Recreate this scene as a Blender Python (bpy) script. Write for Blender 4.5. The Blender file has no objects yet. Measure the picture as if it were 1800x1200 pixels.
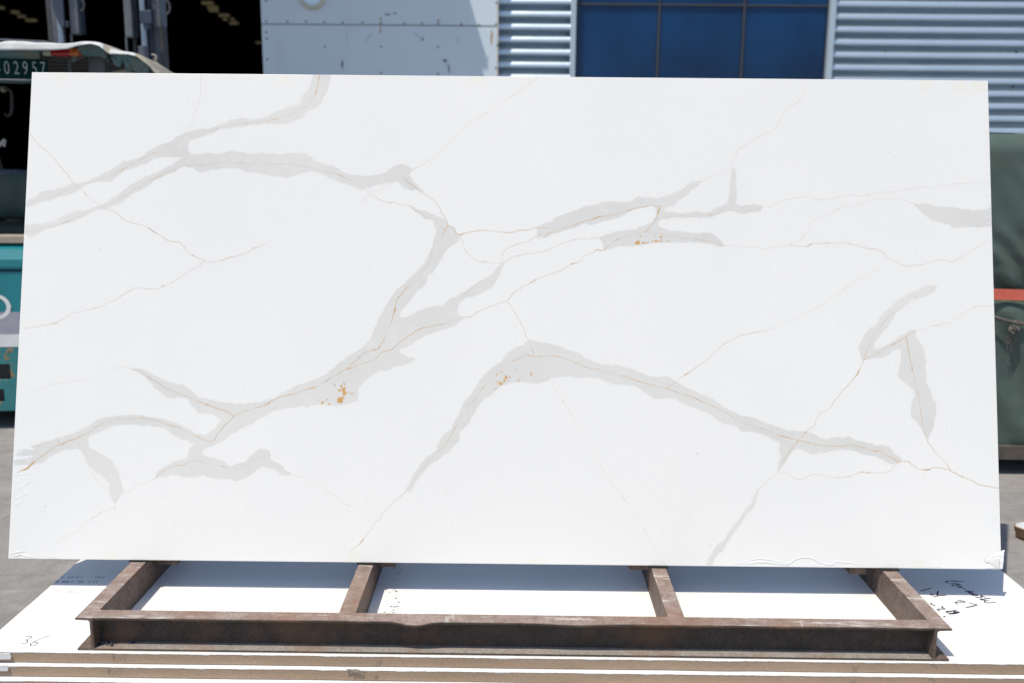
import bpy, bmesh, math, random
from math import radians, sin, cos, pi
from mathutils import Vector, Matrix, noise
random.seed(7)

# ------------------------------------------------------------ camera, sky, sun, exposure
scene = bpy.context.scene
H = 1.455                                     # eye height above the yard
FPX, PITCH, YAW, ROLL = 1571.8, 0.1841, -0.0066, 0.0092
FWD = Vector((sin(YAW)*cos(PITCH), cos(YAW)*cos(PITCH), -sin(PITCH)))
_R = Vector((cos(YAW), -sin(YAW), 0)); _U = _R.cross(FWD)
RGT = _R*cos(ROLL) + _U*sin(ROLL); UP = _U*cos(ROLL) - _R*sin(ROLL)
cd = bpy.data.cameras.new('camera'); cam = bpy.data.objects.new('camera', cd)
scene.collection.objects.link(cam); scene.camera = cam
m3 = Matrix((RGT, UP, -FWD)).transposed()
cam.matrix_world = Matrix.Translation((0, 0, H)) @ m3.to_4x4()
cd.sensor_width = 36; cd.lens = FPX/1800*36; cd.clip_end = 500; cd.clip_start = 0.05
cd.dof.use_dof = True; cd.dof.focus_distance = 2.95; cd.dof.aperture_fstop = 2.1

SUN = Vector((-0.31, -0.30, 1.0)).normalized()
world = bpy.data.worlds.new('World'); scene.world = world; world.use_nodes = True
wn = world.node_tree.nodes; sky = wn.new('ShaderNodeTexSky'); sky.sky_type = 'NISHITA'
sky.sun_disc = False; sky.sun_elevation = math.asin(SUN.z)
sky.sun_rotation = math.atan2(SUN.x, SUN.y) % (2*pi); sky.air_density = 1.0; sky.dust_density = 0.9; sky.ozone_density = 1.2
world.node_tree.links.new(sky.outputs[0], wn['Background'].inputs[0])
wn['Background'].inputs[1].default_value = 0.15
sl = bpy.data.lights.new('sun', 'SUN'); sl.energy = 4.1; sl.angle = radians(0.53); sl.color = (1.0, 0.915, 0.775)
so = bpy.data.objects.new('sun', sl); scene.collection.objects.link(so)
so.rotation_euler = SUN.to_track_quat('Z', 'Y').to_euler()
vs = scene.view_settings; vs.view_transform = 'Standard'; vs.look = 'None'; vs.gamma = 1.0
vs.use_curve_mapping = False; vs.exposure = 0.0

# ------------------------------------------------------------ helpers
def ray(px, py):
    return FWD + RGT*((px-900)/FPX) - UP*((py-600)/FPX)
O = Vector((0, 0, H))
def onz(px, py, z):
    d = ray(px, py); return O + d*((z-H)/d.z)
def ony(px, py, y):
    d = ray(px, py); return O + d*(y/d.y)
COL = scene.collection
def link(o, parent=None):
    COL.objects.link(o)
    if parent is not None: o.parent = parent
    return o
def tag(o, label=None, cat=None, group=None, kind=None):
    if label: o['label'] = label
    if cat: o['category'] = cat
    if group: o['group'] = group
    if kind: o['kind'] = kind
    return o
def thing(name, label, cat, loc=(0, 0, 0), rz=0, group=None):
    o = bpy.data.objects.new(name, None); o.empty_display_size = .1
    o.location = loc; o.rotation_euler = (0, 0, rz); link(o); tag(o, label, cat, group); return o
class MB:
    """collects shapes, builds one mesh object"""
    def __init__(s): s.v = []; s.f = []; s.mi = []
    def add(s, vs_, fs, mi=0):
        b = len(s.v); s.v += [tuple(p) for p in vs_]; s.f += [tuple(b+i for i in f) for f in fs]; s.mi += [mi]*len(fs)
    def box(s, a, b, mi=0, M=None):
        (x0, y0, z0), (x1, y1, z1) = a, b
        v = [(x0,y0,z0),(x1,y0,z0),(x1,y1,z0),(x0,y1,z0),(x0,y0,z1),(x1,y0,z1),(x1,y1,z1),(x0,y1,z1)]
        if M is not None: v = [M @ Vector(p) for p in v]
        s.add(v, [(0,3,2,1),(4,5,6,7),(0,1,5,4),(1,2,6,5),(2,3,7,6),(3,0,4,7)], mi)
    def tube(s, pts, r, n=10, mi=0, caps=True):
        pts = [Vector(p) for p in pts]; rings = []
        rs = r if isinstance(r, (list, tuple)) else [r]*len(pts)
        ref = None
        for i, p in enumerate(pts):
            t = (pts[min(i+1, len(pts)-1)] - pts[max(i-1, 0)]).normalized()
            if ref is None:
                ref = Vector((0,0,1)) if abs(t.z) < .9 else Vector((1,0,0))
            u = t.cross(ref).normalized(); w = u.cross(t); ref = w
            rings.append([p + (u*cos(2*pi*k/n) + w*sin(2*pi*k/n))*rs[i] for k in range(n)])
        v = [q for rg in rings for q in rg]; f = []
        for i in range(len(pts)-1):
            for k in range(n):
                f.append((i*n+k, i*n+(k+1) % n, (i+1)*n+(k+1) % n, (i+1)*n+k))
        if caps: f.append(tuple(range(n-1, -1, -1))); f.append(tuple((len(pts)-1)*n+k for k in range(n)))
        s.add(v, f, mi)
    def prism(s, prof, axis0, axis1, mi=0):
        """prof: list of 3D points for the start cap, extruded by vector list"""
        n = len(prof); a = [Vector(p)+Vector(axis0) for p in prof]; b = [Vector(p)+Vector(axis1) for p in prof]
        s.add(a+b, [tuple(range(n-1,-1,-1)), tuple(range(n,2*n))] + [(i,(i+1)%n,n+(i+1)%n,n+i) for i in range(n)], mi)
    def build(s, name, mats, parent=None, bevel=0, smooth=False, seg=2):
        me = bpy.data.meshes.new(name); me.from_pydata(s.v, [], s.f)
        mats = mats if isinstance(mats, (list, tuple)) else [mats]
        for m in mats: me.materials.append(m)
        for p, i in zip(me.polygons, s.mi): p.material_index = i
        bm = bmesh.new(); bm.from_mesh(me); bmesh.ops.recalc_face_normals(bm, faces=bm.faces); bm.to_mesh(me); bm.free()
        if smooth:
            for p in me.polygons: p.use_smooth = True
        o = bpy.data.objects.new(name, me); link(o, parent)
        if bevel:
            b = o.modifiers.new('bevel', 'BEVEL'); b.width = bevel; b.segments = seg; b.limit_method = 'ANGLE'; b.angle_limit = radians(40)
            b.harden_normals = False
        return o
def fbm(x, y=0., z=0., o=4):
    return noise.fractal(Vector((x, y, z)), 1.0, 2.0, o)
def grid(nu, nv, fn):
    v = [fn(i/(nu-1), j/(nv-1)) for j in range(nv) for i in range(nu)]
    f = [(j*nu+i, j*nu+i+1, (j+1)*nu+i+1, (j+1)*nu+i) for j in range(nv-1) for i in range(nu-1)]
    return v, f
def sheet(name, nu, nv, fn, mats, parent=None, thick=0, smooth=True, off=0):
    v, f = grid(nu, nv, fn); mb = MB(); mb.add(v, f)
    o = mb.build(name, mats, parent, smooth=smooth)
    if thick:
        s_ = o.modifiers.new('solid', 'SOLIDIFY'); s_.thickness = thick; s_.offset = -1
        s_.material_offset = off
    return o

# ------------------------------------------------------------ materials (node helpers)
class NM:
    def __init__(s, name):
        s.m = bpy.data.materials.new(name); s.m.use_nodes = True; s.t = s.m.node_tree
        s.b = s.t.nodes['Principled BSDF']; s.tc = None
    def n(s, typ, **kw):
        x = s.t.nodes.new(typ)
        for k, v in kw.items(): setattr(x, k, v)
        return x
    def l(s, a, b): s.t.links.new(a, b)
    def co(s, scale=(1,1,1)):
        if s.tc is None: s.tc = s.n('ShaderNodeTexCoord')
        mp = s.n('ShaderNodeMapping'); mp.inputs['Scale'].default_value = scale
        s.l(s.tc.outputs['Object'], mp.inputs[0]); return mp.outputs[0]
    def noise(s, scale, detail=4, rough=.55, stretch=(1,1,1), dist=0):
        x = s.n('ShaderNodeTexNoise'); x.inputs['Scale'].default_value = scale; x.inputs['Detail'].default_value = detail
        x.inputs['Roughness'].default_value = rough; x.inputs['Distortion'].default_value = dist
        s.l(s.co(stretch), x.inputs['Vector']); return x.outputs['Fac']
    def ramp(s, fac, stops):
        r = s.n('ShaderNodeValToRGB'); e = r.color_ramp.elements
        while len(e) < len(stops): e.new(.5)
        for k, (p, c) in enumerate(stops):
            e[k].position = p; e[k].color = (*c, 1) if len(c) == 3 else c
        s.l(fac, r.inputs[0]); return r.outputs[0]
    def mix(s, fac, a, b):
        x = s.n('ShaderNodeMix', data_type='RGBA')
        if isinstance(fac, float): x.inputs[0].default_value = fac
        else: s.l(fac, x.inputs[0])
        for k, q in ((6, a), (7, b)):
            if isinstance(q, tuple): x.inputs[k].default_value = (*q, 1)
            else: s.l(q, x.inputs[k])
        return x.outputs[2]
    def math(s, op, a, b=0.):
        x = s.n('ShaderNodeMath', operation=op)
        for k, q in ((0, a), (1, b)):
            if isinstance(q, (int, float)): x.inputs[k].default_value = q
            else: s.l(q, x.inputs[k])
        return x.outputs[0]
    def step(s, fac, lo, hi):
        x = s.n('ShaderNodeMapRange'); x.inputs[1].default_value = lo; x.inputs[2].default_value = hi; s.l(fac, x.inputs[0]); return x.outputs[0]
    def bump(s, h, strength=.3, dist=.002):
        x = s.n('ShaderNodeBump'); x.inputs['Strength'].default_value = strength; x.inputs['Distance'].default_value = dist
        s.l(h, x.inputs['Height']); s.l(x.outputs[0], s.b.inputs['Normal'])
    def out(s, col=None, rough=.5, metal=0., spec=.5):
        if col is not None:
            if isinstance(col, tuple): s.b.inputs['Base Color'].default_value = (*col, 1)
            else: s.l(col, s.b.inputs['Base Color'])
        if isinstance(rough, (int, float)): s.b.inputs['Roughness'].default_value = rough
        else: s.l(rough, s.b.inputs['Roughness'])
        s.b.inputs['Metallic'].default_value = metal; s.b.inputs['Specular IOR Level'].default_value = spec
        return s.m
def plain(name, c1, c2=None, scale=6, rough=.55, metal=0., bump=0., bscale=60, spec=.5):
    q = NM(name); c2 = c2 or tuple(x*.72 for x in c1)
    f = q.noise(scale, 5, .6); col = q.mix(q.step(f, .3, .7), c2, c1)
    if bump: q.bump(q.noise(bscale, 4), bump, .003)
    return q.out(col, rough, metal, spec)
M = {}
# quartz slab face
q = NM('quartz_white'); f = q.noise(1.1, 4, .5); c = q.mix(q.step(f, .3, .7), (.785,.777,.757), (.812,.803,.780))
sp = q.noise(420, 2); c = q.mix(q.math('MULTIPLY', q.step(sp, .66, .75), .10), c, (.55,.56,.56))
sm = q.noise(1.6, 3, .5, (1,.45,1)); c = q.mix(q.math('MULTIPLY', q.step(sm, .40, .85), .5), c, (.745,.745,.74))
q.bump(q.noise(5, 3, .5, (1,1.6,1)), .06, .004)
M['quartz'] = q.out(c, q.math('ADD', q.math('MULTIPLY', q.noise(2.5, 5, .6, (1,.4,1)), .28), .12), 0, .4)
def veinmat(name, k):
    q = NM(name); f = q.noise(1.7, 5, .55); f1 = q.noise(7, 5, .65)
    c = q.mix(q.step(f, .30, .70), (.610,.602,.582), (.725,.712,.685)); c = q.mix(q.math('MULTIPLY', q.step(f1, .35, .75), .55), c, (.668,.658,.635))
    f2 = q.noise(28, 6, .75); c = q.mix(q.math('MULTIPLY', q.step(f2, .48, .75), .45), c, (.750,.740,.718))
    if k: c = q.mix(k, c, (.79,.783,.762))
    return q.out(c, .3, 0, .35)
M['vein'] = veinmat('vein_grey', 0); M['halo'] = veinmat('vein_grey_margin', .60)
def goldmat(name, pale, mid, deep, lo, hi):
    q = NM(name); f = q.noise(9, 4, .6); c = q.mix(q.step(f, lo, hi), pale, mid)
    f2 = q.noise(40, 3, .6); c = q.mix(q.math('MULTIPLY', q.step(f2, .56, .72), .8), c, deep); return q.out(c, .35, 0, .35)
M['gold'] = goldmat('vein_gold', (.69,.645,.59), (.60,.42,.25), (.50,.27,.12), .40, .66)
M['gold_strong'] = goldmat('vein_gold_strong', (.67,.585,.475), (.56,.36,.19), (.42,.21,.09), .40, .64)
M['gold_faint'] = goldmat('vein_gold_faint', (.745,.73,.70), (.66,.575,.455), (.64,.51,.37), .40, .68)
M['fleck'] = plain('gold_fleck', (.68,.42,.15), (.52,.28,.09), 45, .4)
M['tape'] = plain('yellowed_tape', (.78,.765,.69), (.785,.78,.73), 40, .45)
q = NM('clear_film'); c = q.mix(q.noise(14, 4), (.775,.78,.78), (.80,.80,.80)); q.bump(q.noise(60, 3), .3, .003)
M['film'] = q.out(c, .16, 0, .6)
# yellowish film
M['film_yellow'] = plain('yellowed_film', (.79,.785,.73), (.75,.75,.735), 12, .25)
# stacked slabs: white face, rough tan edge with a ragged coating along its top
q = NM('stack_face'); f = q.noise(2.2, 5, .6); c = q.mix(q.step(f, .35, .75), (.80,.80,.795), (.745,.74,.73))
sc = q.noise(5, 4, .6, (1,9,1)); c = q.mix(q.math('MULTIPLY', q.step(sc, .64, .8), .10), c, (.45,.44,.43))
M['stack'] = q.out(c, .42, 0, .3)
q = NM('slab_edge')
ge = q.n('ShaderNodeTexCoord'); sx = q.n('ShaderNodeSeparateXYZ'); q.l(ge.outputs['Object'], sx.inputs[0])
f = q.noise(3, 5, .6, (1,1,6)); f3 = q.noise(160, 3, .7)
c = q.mix(q.step(f, .25, .75), (.36,.255,.178), (.47,.345,.25)); c = q.mix(q.math('MULTIPLY', q.step(f3, .4, .7), .35), c, (.25,.185,.125))
edge = q.math('ADD', sx.outputs[2], q.math('MULTIPLY', q.noise(11, 6, .8, (1,1,.2)), .022))
c = q.mix(q.step(edge, .0380, .0384), c, (.15,.12,.095)); c = q.mix(q.step(edge, .0396, .0400), c, (.72,.70,.67))
dk = q.noise(14, 5, .75, (1,1,.6)); c = q.mix(q.math('MULTIPLY', q.step(dk, .63, .68), .6), c, (.17,.13,.10))
q.bump(f3, .5, .003); M['edge'] = q.out(c, .85, 0, .2)
# rusty steel
def rust(name, a, b, deep, pale, wear=.5, scale=1.):
    q = NM(name); f = q.noise(24*scale, 8, .7); c = q.mix(q.step(f, .32, .66), a, b)
    g = q.noise(130, 5, .75); c = q.mix(q.math('MULTIPLY', q.step(g, .46, .66), .7), c, deep)
    d = q.noise(4.1, 6, .65); c = q.mix(q.math('MULTIPLY', q.step(d, .50, .64), .5), c, (.21,.105,.055))
    s_ = q.noise(17, 7, .8, (.30,2.4,1)); c = q.mix(q.math('MULTIPLY', q.step(s_, .55, .64), wear), c, pale)
    s5 = q.noise(9, 6, .75, (1.6,.4,1)); c = q.mix(q.math('MULTIPLY', q.step(s5, .60, .68), wear*.8), c, pale)
    q.bump(q.math('ADD', q.noise(150, 6, .75), q.math('MULTIPLY', f, .8)), .7, .003)
    return q.out(c, q.math('ADD', q.math('MULTIPLY', f, .3), .5), .1, .35)
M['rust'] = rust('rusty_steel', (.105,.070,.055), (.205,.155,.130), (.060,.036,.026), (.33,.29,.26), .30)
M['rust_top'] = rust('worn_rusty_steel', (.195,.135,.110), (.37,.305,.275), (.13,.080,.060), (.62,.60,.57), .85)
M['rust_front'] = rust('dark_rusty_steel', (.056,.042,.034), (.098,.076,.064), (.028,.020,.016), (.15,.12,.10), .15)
M['rust_lit_dusty'] = rust('sunlit_dusty_ledge', (.28,.25,.225), (.38,.35,.32), (.16,.13,.11), (.46,.44,.41), .4)  # lower flange dust; its sunlit brightness is also put into the colour
M['rubber'] = plain('black_rubber', (.02,.02,.02), (.012,.012,.012), 30, .8)
M['ink'] = plain('marker_ink', (.012,.014,.03), (.02,.02,.045), 60, .5)
M['ink_grey'] = plain('faded_print', (.20,.21,.22), (.42,.43,.44), 90, .7)
M['ink_faint'] = plain('very_faded_print', (.60,.59,.57), (.70,.69,.68), 70, .7)
# ground
q = NM('yard_concrete'); f = q.noise(.7, 8, .6); c = q.mix(q.step(f, .3, .7), (.215,.207,.200), (.335,.325,.315))
g = q.noise(9, 7, .72); c = q.mix(q.math('MULTIPLY', q.step(g, .45, .68), .7), c, (.185,.178,.172)); g2 = q.noise(3.2, 8, .75, (.5,1.8,1)); c = q.mix(q.math('MULTIPLY', q.step(g2, .54, .66), .6), c, (.39,.38,.37))
w = q.noise(26, 5, .7); c = q.mix(q.math('MULTIPLY', q.step(w, .62, .75), .5), c, (.42,.41,.395))
k = q.noise(120, 3, .6); c = q.mix(q.math('MULTIPLY', q.step(k, .62, .72), .4), c, (.10,.095,.09))
q.bump(q.noise(45, 8, .75), .9, .008); M['ground'] = q.out(c, .88, 0, .25)
# building
M['cladding'] = plain('blue_grey_cladding', (.60,.70,.78), (.52,.62,.71), 2.5, .38, .68, .05, 30)
M['trim'] = plain('pale_blue_trim', (.46,.55,.63), (.40,.49,.57), 5, .4)
q = NM('door_sheet'); f = q.noise(1.3, 6, .6); c = q.mix(q.step(f, .3, .7), (.61,.70,.77), (.67,.745,.80))
st = q.noise(4.5, 5, .7, (1,1,.10)); c = q.mix(q.math('MULTIPLY', q.step(st, .60, .76), .38), c, (.33,.31,.26))
sm = q.noise(2.3, 6, .8); c = q.mix(q.math('MULTIPLY', q.step(sm, .66, .72), .45), c, (.20,.22,.24))
M['door'] = q.out(c, .5, 0, .4)
M['seam'] = plain('door_seam', (.22,.25,.28), (.17,.19,.21), 20, .6)
M['cream'] = plain('cream_edge', (.62,.60,.54), (.52,.50,.44), 12, .55)
M['rust_stain'] = plain('rust_stain', (.42,.24,.09), (.50,.38,.22), 30, .8)
q = NM('blue_glass'); f = q.noise(.9, 3, .5); c = q.mix(q.step(f, .3, .7), (.001,.009,.042), (.004,.046,.145)); wv = q.n('ShaderNodeTexWave', wave_type='BANDS', bands_direction='Z'); wv.inputs['Scale'].default_value = 9; wv.inputs['Distortion'].default_value = 1.2; q.l(q.co(), wv.inputs['Vector']); c = q.mix(q.math('MULTIPLY', wv.outputs['Fac'], .28), c, (.004,.030,.085))  # wave bands paint rippled reflections into the glass colour
rp = q.noise(1.0, 2, .5, (.35,1,30)); q.bump(rp, .12, .01)
M['glass'] = q.out(c, .08, 0, .26)
M['mullion'] = plain('bronze_mullion', (.055,.060,.075), (.035,.038,.05), 20, .5)
M['hall'] = plain('dark_hall', (.010,.010,.011), (.006,.006,.007), 1, .9, spec=.1)  # near-black colour puts the unlit gloom into the hall surfaces
M['hallfloor'] = plain('hall_floor', (.03,.03,.03), (.02,.02,.02), 1, .9, spec=.1)  # floor too: gloom put into its colour
def emit(name, col, s_):
    q = NM(name); q.b.inputs['Emission Color'].default_value = (*col, 1); q.b.inputs['Emission Strength'].default_value = s_
    return q.out((.05,.05,.05), .6)
M['lamp'] = emit('lamp_tube', (1., .84, .50), .065)
M['farwin'] = emit('far_daylight_window', (.55, .72, .62), .085)
M['screw'] = plain('dark_screw', (.05,.05,.05), (.03,.03,.03), 20, .5, .5)
# load
q = NM('green_tarpaulin'); f = q.noise(2.6, 6, .65, (1,1,.6)); c = q.mix(q.step(f, .3, .7), (.060,.090,.076), (.084,.118,.100))
g = q.noise(3.5, 6, .7); c = q.mix(q.math('MULTIPLY', q.step(g, .54, .74), .45), c, (.095,.088,.070))
wv = q.noise(260, 2); q.bump(wv, .25, .001); M['tarp'] = q.out(c, .55, 0, .35)
M['strap'] = plain('red_strap', (.72,.155,.10), (.62,.12,.08), 50, .6, 0, .4, 260)
M['rope'] = plain('grey_rope', (.17,.15,.135), (.09,.08,.07), 60, .9)
M['wood'] = plain('weathered_wood', (.12,.10,.08), (.065,.055,.045), 14, .8, 0, .4, 80)
M['plank'] = plain('dusty_plank', (.40,.34,.27), (.29,.24,.19), 25, .8, 0, .4, 60)
# forklift
q = NM('teal_paint'); f = q.noise(3, 5, .6); c = q.mix(q.step(f, .3, .7), (.008,.165,.20), (.014,.225,.26))
s_ = q.noise(11, 6, .7, (.4,1,1.6)); c = q.mix(q.step(s_, .655, .69), c, (.055,.04,.03)); M['teal'] = q.out(c, .32, 0, .5)
q = NM('rusty_teal_paint'); f = q.noise(3, 5, .6); c = q.mix(q.step(f, .3, .7), (.015,.155,.175), (.05,.22,.235))
r1 = q.noise(8, 7, .7); c = q.mix(q.step(r1, .56, .585), c, (.30,.19,.085)); r2 = q.noise(8.3, 7, .7); c = q.mix(q.step(r2, .60, .64), c, (.085,.045,.025))
q.bump(r1, .3, .004); M['teal_rust'] = q.out(c, .5, 0, .4)
M['decal_grey'] = plain('grey_decal', (.36,.36,.42), (.30,.30,.36), 14, .5)
M['decal_white'] = plain('white_decal', (.78,.78,.78), (.68,.68,.68), 14, .5)
M['black'] = plain('black_steel', (.018,.019,.021), (.010,.011,.012), 8, .5)
M['dkgrey'] = plain('dark_grey_steel', (.065,.068,.075), (.035,.036,.040), 12, .55)
M['mast'] = plain('mast_grey_steel', (.16,.165,.17), (.07,.085,.12), 7, .5, .2)
M['navy'] = plain('mast_navy_paint', (.035,.055,.095), (.022,.03,.05), 7, .45)
M['chrome'] = plain('chrome_rod', (.40,.40,.40), (.20,.24,.30), 9, .3, 1.)
M['seat'] = plain('worn_green_vinyl', (.055,.085,.072), (.035,.052,.040), 9, .6, 0, .4, 40)
M['seat_top'] = plain('bluish_vinyl', (.10,.115,.15), (.06,.07,.09), 30, .8)
M['cover'] = plain('white_canvas', (.66,.67,.68), (.46,.46,.45), 7, .75, 0, .3, 140)
M['cover_under'] = plain('teal_canvas', (.055,.19,.245), (.15,.13,.085), 5, .85, 0, .3, 140)
M['cover_cream'] = plain('cream_canvas', (.40,.37,.30), (.28,.26,.21), 8, .8)
M['plate'] = plain('green_plate', (.003,.028,.021), (.002,.018,.014), 10, .9, spec=.1)
M['plate_text'] = plain('grey_lettering', (.27,.29,.29), (.19,.21,.21), 20, .6)
M['lens_red'] = plain('red_lens', (.38,.008,.012), (.28,.006,.01), 30, .2)
M['lens_amber'] = plain('amber_lens', (.50,.11,.012), (.40,.085,.01), 30, .2)
M['lens_clear'] = plain('clear_lens', (.42,.44,.36), (.30,.32,.26), 60, .3)
M['tyre'] = plain('tyre_rubber', (.02,.02,.02), (.03,.03,.03), 20, .9)
M['card_white'] = plain('white_card', (.76,.76,.75), (.68,.68,.67), 12, .7)
M['card_brown'] = plain('brown_card', (.36,.235,.14), (.30,.19,.11), 14, .9)

# ------------------------------------------------------------ setting: ground, joints
def yard(u, v): return Vector((-90+180*u, -60+180*v, 0))
g = sheet('ground', 2, 2, yard, M['ground'], smooth=False); tag(g, 'grey worn concrete yard in front of the warehouse', kind='structure')
# hairline cracks in the yard
mb = MB()
def crack(pts, w):
    P = []
    for a, b in zip(pts[:-1], pts[1:]):
        a, b = Vector(a), Vector(b)
        for k in range(14): P.append(a.lerp(b, k/14))
    P = [p + Vector((fbm(p.x*5, p.y*5, 1), fbm(p.x*5, p.y*5, 9), 0))*.03 for p in P]
    for i in range(len(P)-1):
        d = (P[i+1]-P[i]).normalized(); n_ = Vector((-d.y, d.x, 0))*w*(.6+.6*abs(fbm(i*.4, 3)))
        mb.add([P[i]-n_, P[i]+n_, P[i+1]+n_, P[i+1]-n_], [(0,1,2,3)])
crack([(-9, 4.25, .002), (-4, 4.18, .002), (-1.6, 4.3, .002)], .0022)
crack([(-2.3, 3.2, .002), (-2.15, 3.7, .002), (-2.5, 4.6, .002)], .002)
o = mb.build('ground_cracks', M['ink_grey']); tag(o, 'thin dark cracks running through the concrete yard', kind='stuff')

# ------------------------------------------------------------ warehouse
WY = 9.0
bld = thing('warehouse', 'blue grey ribbed metal warehouse with open doorway and blue window', 'building', (0, WY, 0))
def W(px, py, y=WY): p = ony(px, py, y); return p
XD0, XD1 = W(467, 60).x, W(876, 60).x           # sliding door leaf
XW0, XW1 = W(1007, 60).x, W(1459, 60).x         # window outer posts
PITCHR = 0.1165
zb = W(940, 25).z                                # a rib centre
def ribbed(name, x0, x1, z0, z1):
    mb = MB(); prof = []
    k0 = int(math.floor((z0-zb)/PITCHR)); k1 = int(math.ceil((z1-zb)/PITCHR))
    prof.append((0.0, z0))
    for k in range(k0, k1+1):
        zc = zb + k*PITCHR
        for (yy, dz) in ((.18, -.036), (-.024, -.033), (-.032, -.027), (-.034, -.018), (-.031, -.005), (-.026, .008), (-.020, .018), (-.010, .0255), (.006, .0275), (.18, .032)):
            zz = zc+dz
            if z0 < zz < z1: prof.append((yy, zz))
    prof.append((0.0, z1))
    prof = [(y, z) for y, z in prof]
    nx = max(2, int((x1-x0)/.25)+1)
    v = []; f = []
    for i in range(nx):
        x = x0+(x1-x0)*i/(nx-1)
        for (y, z) in prof: v.append((x, y + .002*fbm(x*1.3, z*2), z + .0015*fbm(x*.9, z*.7, 5)))
    n = len(prof)
    for i in range(nx-1):
        for k in range(n-1): f.append((i*n+k, (i+1)*n+k, (i+1)*n+k+1, i*n+k+1))
    mb.add(v, f); return mb.build(name, M['cladding'], bld, smooth=True)
ribbed('wall_cladding', XD1-.25, XW0-.02, 0, 5.6)
ribbed('wall_cladding', XW1+.02, 13.0, 0, 5.6)
ribbed('wall_cladding', XW0-.02, XW1+.02, 4.2, 5.6)
ribbed('wall_cladding', XW0-.02, XW1+.02, 0, 1.0)
ribbed('wall_cladding', -14.0, XD1-.25, 4.35, 5.6)
ribbed('wall_cladding', -14.0, -7.6, 0, 4.35)
mb = MB(); mb.box((-14, .0, 5.605), (13, 45, 5.75)); mb.build('roof', M['hall'], bld)
mb = MB(); mb.box((-14.1, .05, 0), (-13.9, 45, 5.6)); mb.build('hall_side_wall', M['hall'], bld)
mb = MB(); mb.box((12.9, .05, 0), (13.1, 45, 5.6)); mb.build('hall_side_wall', M['hall'], bld)
mb = MB(); mb.box((-14, 44.9, 0), (13, 45.1, 5.6)); mb.build('hall_rear_wall', M['hall'], bld)
mb = MB(); mb.box((-13.8, .4, .004), (12.8, 44.8, .012)); mb.build('hall_floor', M['hallfloor'], bld)
mb = MB(); mb.box((XD1-.24, .20, 0), (12.9, .24, 5.6)); mb.build('inner_lining', M['hall'], bld)
mb = MB(); mb.box((-13.9, .20, 4.36), (XD1-.26, .24, 5.6)); mb.build('inner_lining', M['hall'], bld)
# canopy above the doorway: its stepped end throws the slanting shadow edge on the door
zc = 4.32; sx_, sy_ = -SUN.x/SUN.z, -SUN.y/SUN.z      # shift of a shadow per metre of drop
e0 = W(822, 0, WY-.14); xe = e0.x - (zc-e0.z)*sx_
cn = W(857, 122, WY-.14); dn = (zc-cn.z)*sy_; ni = W(843, 122, WY-.14); dx = cn.x-ni.x
mb = MB(); prof = [(-7.9, .0, 0), (xe, .0, 0), (xe, -.14-dn, 0), (xe-dx, -.14-dn, 0), (xe-dx, -1.35, 0), (-7.9, -1.35, 0)]
mb.prism(prof, (0,0,zc), (0,0,zc+.06)); mb.build('canopy', M['trim'], bld)
# sliding door leaf
dr = MB(); dr.box((XD0, -.135, .05), (XD1, -.04, 4.3)); door = dr.build('sliding_door', M['door'], bld, .004)
zs1 = W(467, 41.5, WY-.14).z; zs2 = W(870, 47.5, WY-.14).z; zs_ = (zs1+zs2)/2
for (a, b) in ((.06, zs_-.002), (zs_+.002, 4.29)):
    s_ = MB(); s_.box((XD0+.004, -.1385, a), (XD1-.004, -.1352, b)); s_.build('door_sheet', M['door'], door, .001)
s_ = MB(); s_.box((XD0+.004, -.1405, zs_-.006), (XD1-.004, -.1387, zs_+.005)); s_.build('door_seam', M['seam'], door)
s_ = MB(); s_.box((XD1-.012, -.1425, .06), (XD1+.004, -.1387, 4.29)); s_.build('door_edge_strip', M['cream'], door)
def dpx(px, py): p = W(px, py, WY-.14); return p.x, p.z
scr = [(468,2),(505,38.5),(538,38.5),(570,39.5),(602,40),(637,40),(669,41),(711,41.5),(742,42),(770,42),(811,43),(842,44),(872,43),
       (571,82),(670,82.5),(770,83),(670,129),(770,130),(468,57),(469,68),(470,105),(468,38),(873,5),(874,80),(872,120)]
for (px, py) in scr:
    x, z = dpx(px, py); s_ = MB(); s_.tube([(x, -.144, z), (x, -.1386, z)], .0085, 8); s_.build('screw', M['screw'], door)
# stains and scuffs on the door (flat marks)
def blot(px, py, w, h, m_, parent, depth, seed):
    x, z = dpx(px, py); mb = MB(); n = 18
    mb.add([(x + w*cos(2*pi*k/n)*(.7+.6*fbm(seed, k*.5)), depth, z + h*sin(2*pi*k/n)*(.7+.6*fbm(seed+4, k*.5))) for k in range(n)], [tuple(range(n))])
    return mb.build('stain', m_, parent)
for i, (px, py, w, h, m_) in enumerate([(669,34,.018,.014,'rust_stain'),(771,37,.028,.012,'rust_stain'),(864,66,.014,.10,'rust_stain'),(669,53,.012,.05,'rust_stain'),
        (681,26,.05,.010,'seam'),(694,24,.03,.010,'seam'),(602,114,.014,.05,'seam'),(782,107,.03,.02,'seam'),(789,121,.012,.05,'seam'),(743,70,.012,.03,'seam')]):
    blot(px, py, w, h, M[m_], door, -.1389-.0002*i, i*3.1)
for (a, b) in (((642,74),(653,60)), ((725,56),(741,69)), ((780,104),(792,124))):
    (x0, z0), (x1, z1) = dpx(*a), dpx(*b); s_ = MB(); s_.tube([(x0,-.1392,z0),(x1,-.1392,z1)], .0022, 5); s_.build('scratch', M['seam'], door)
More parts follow.
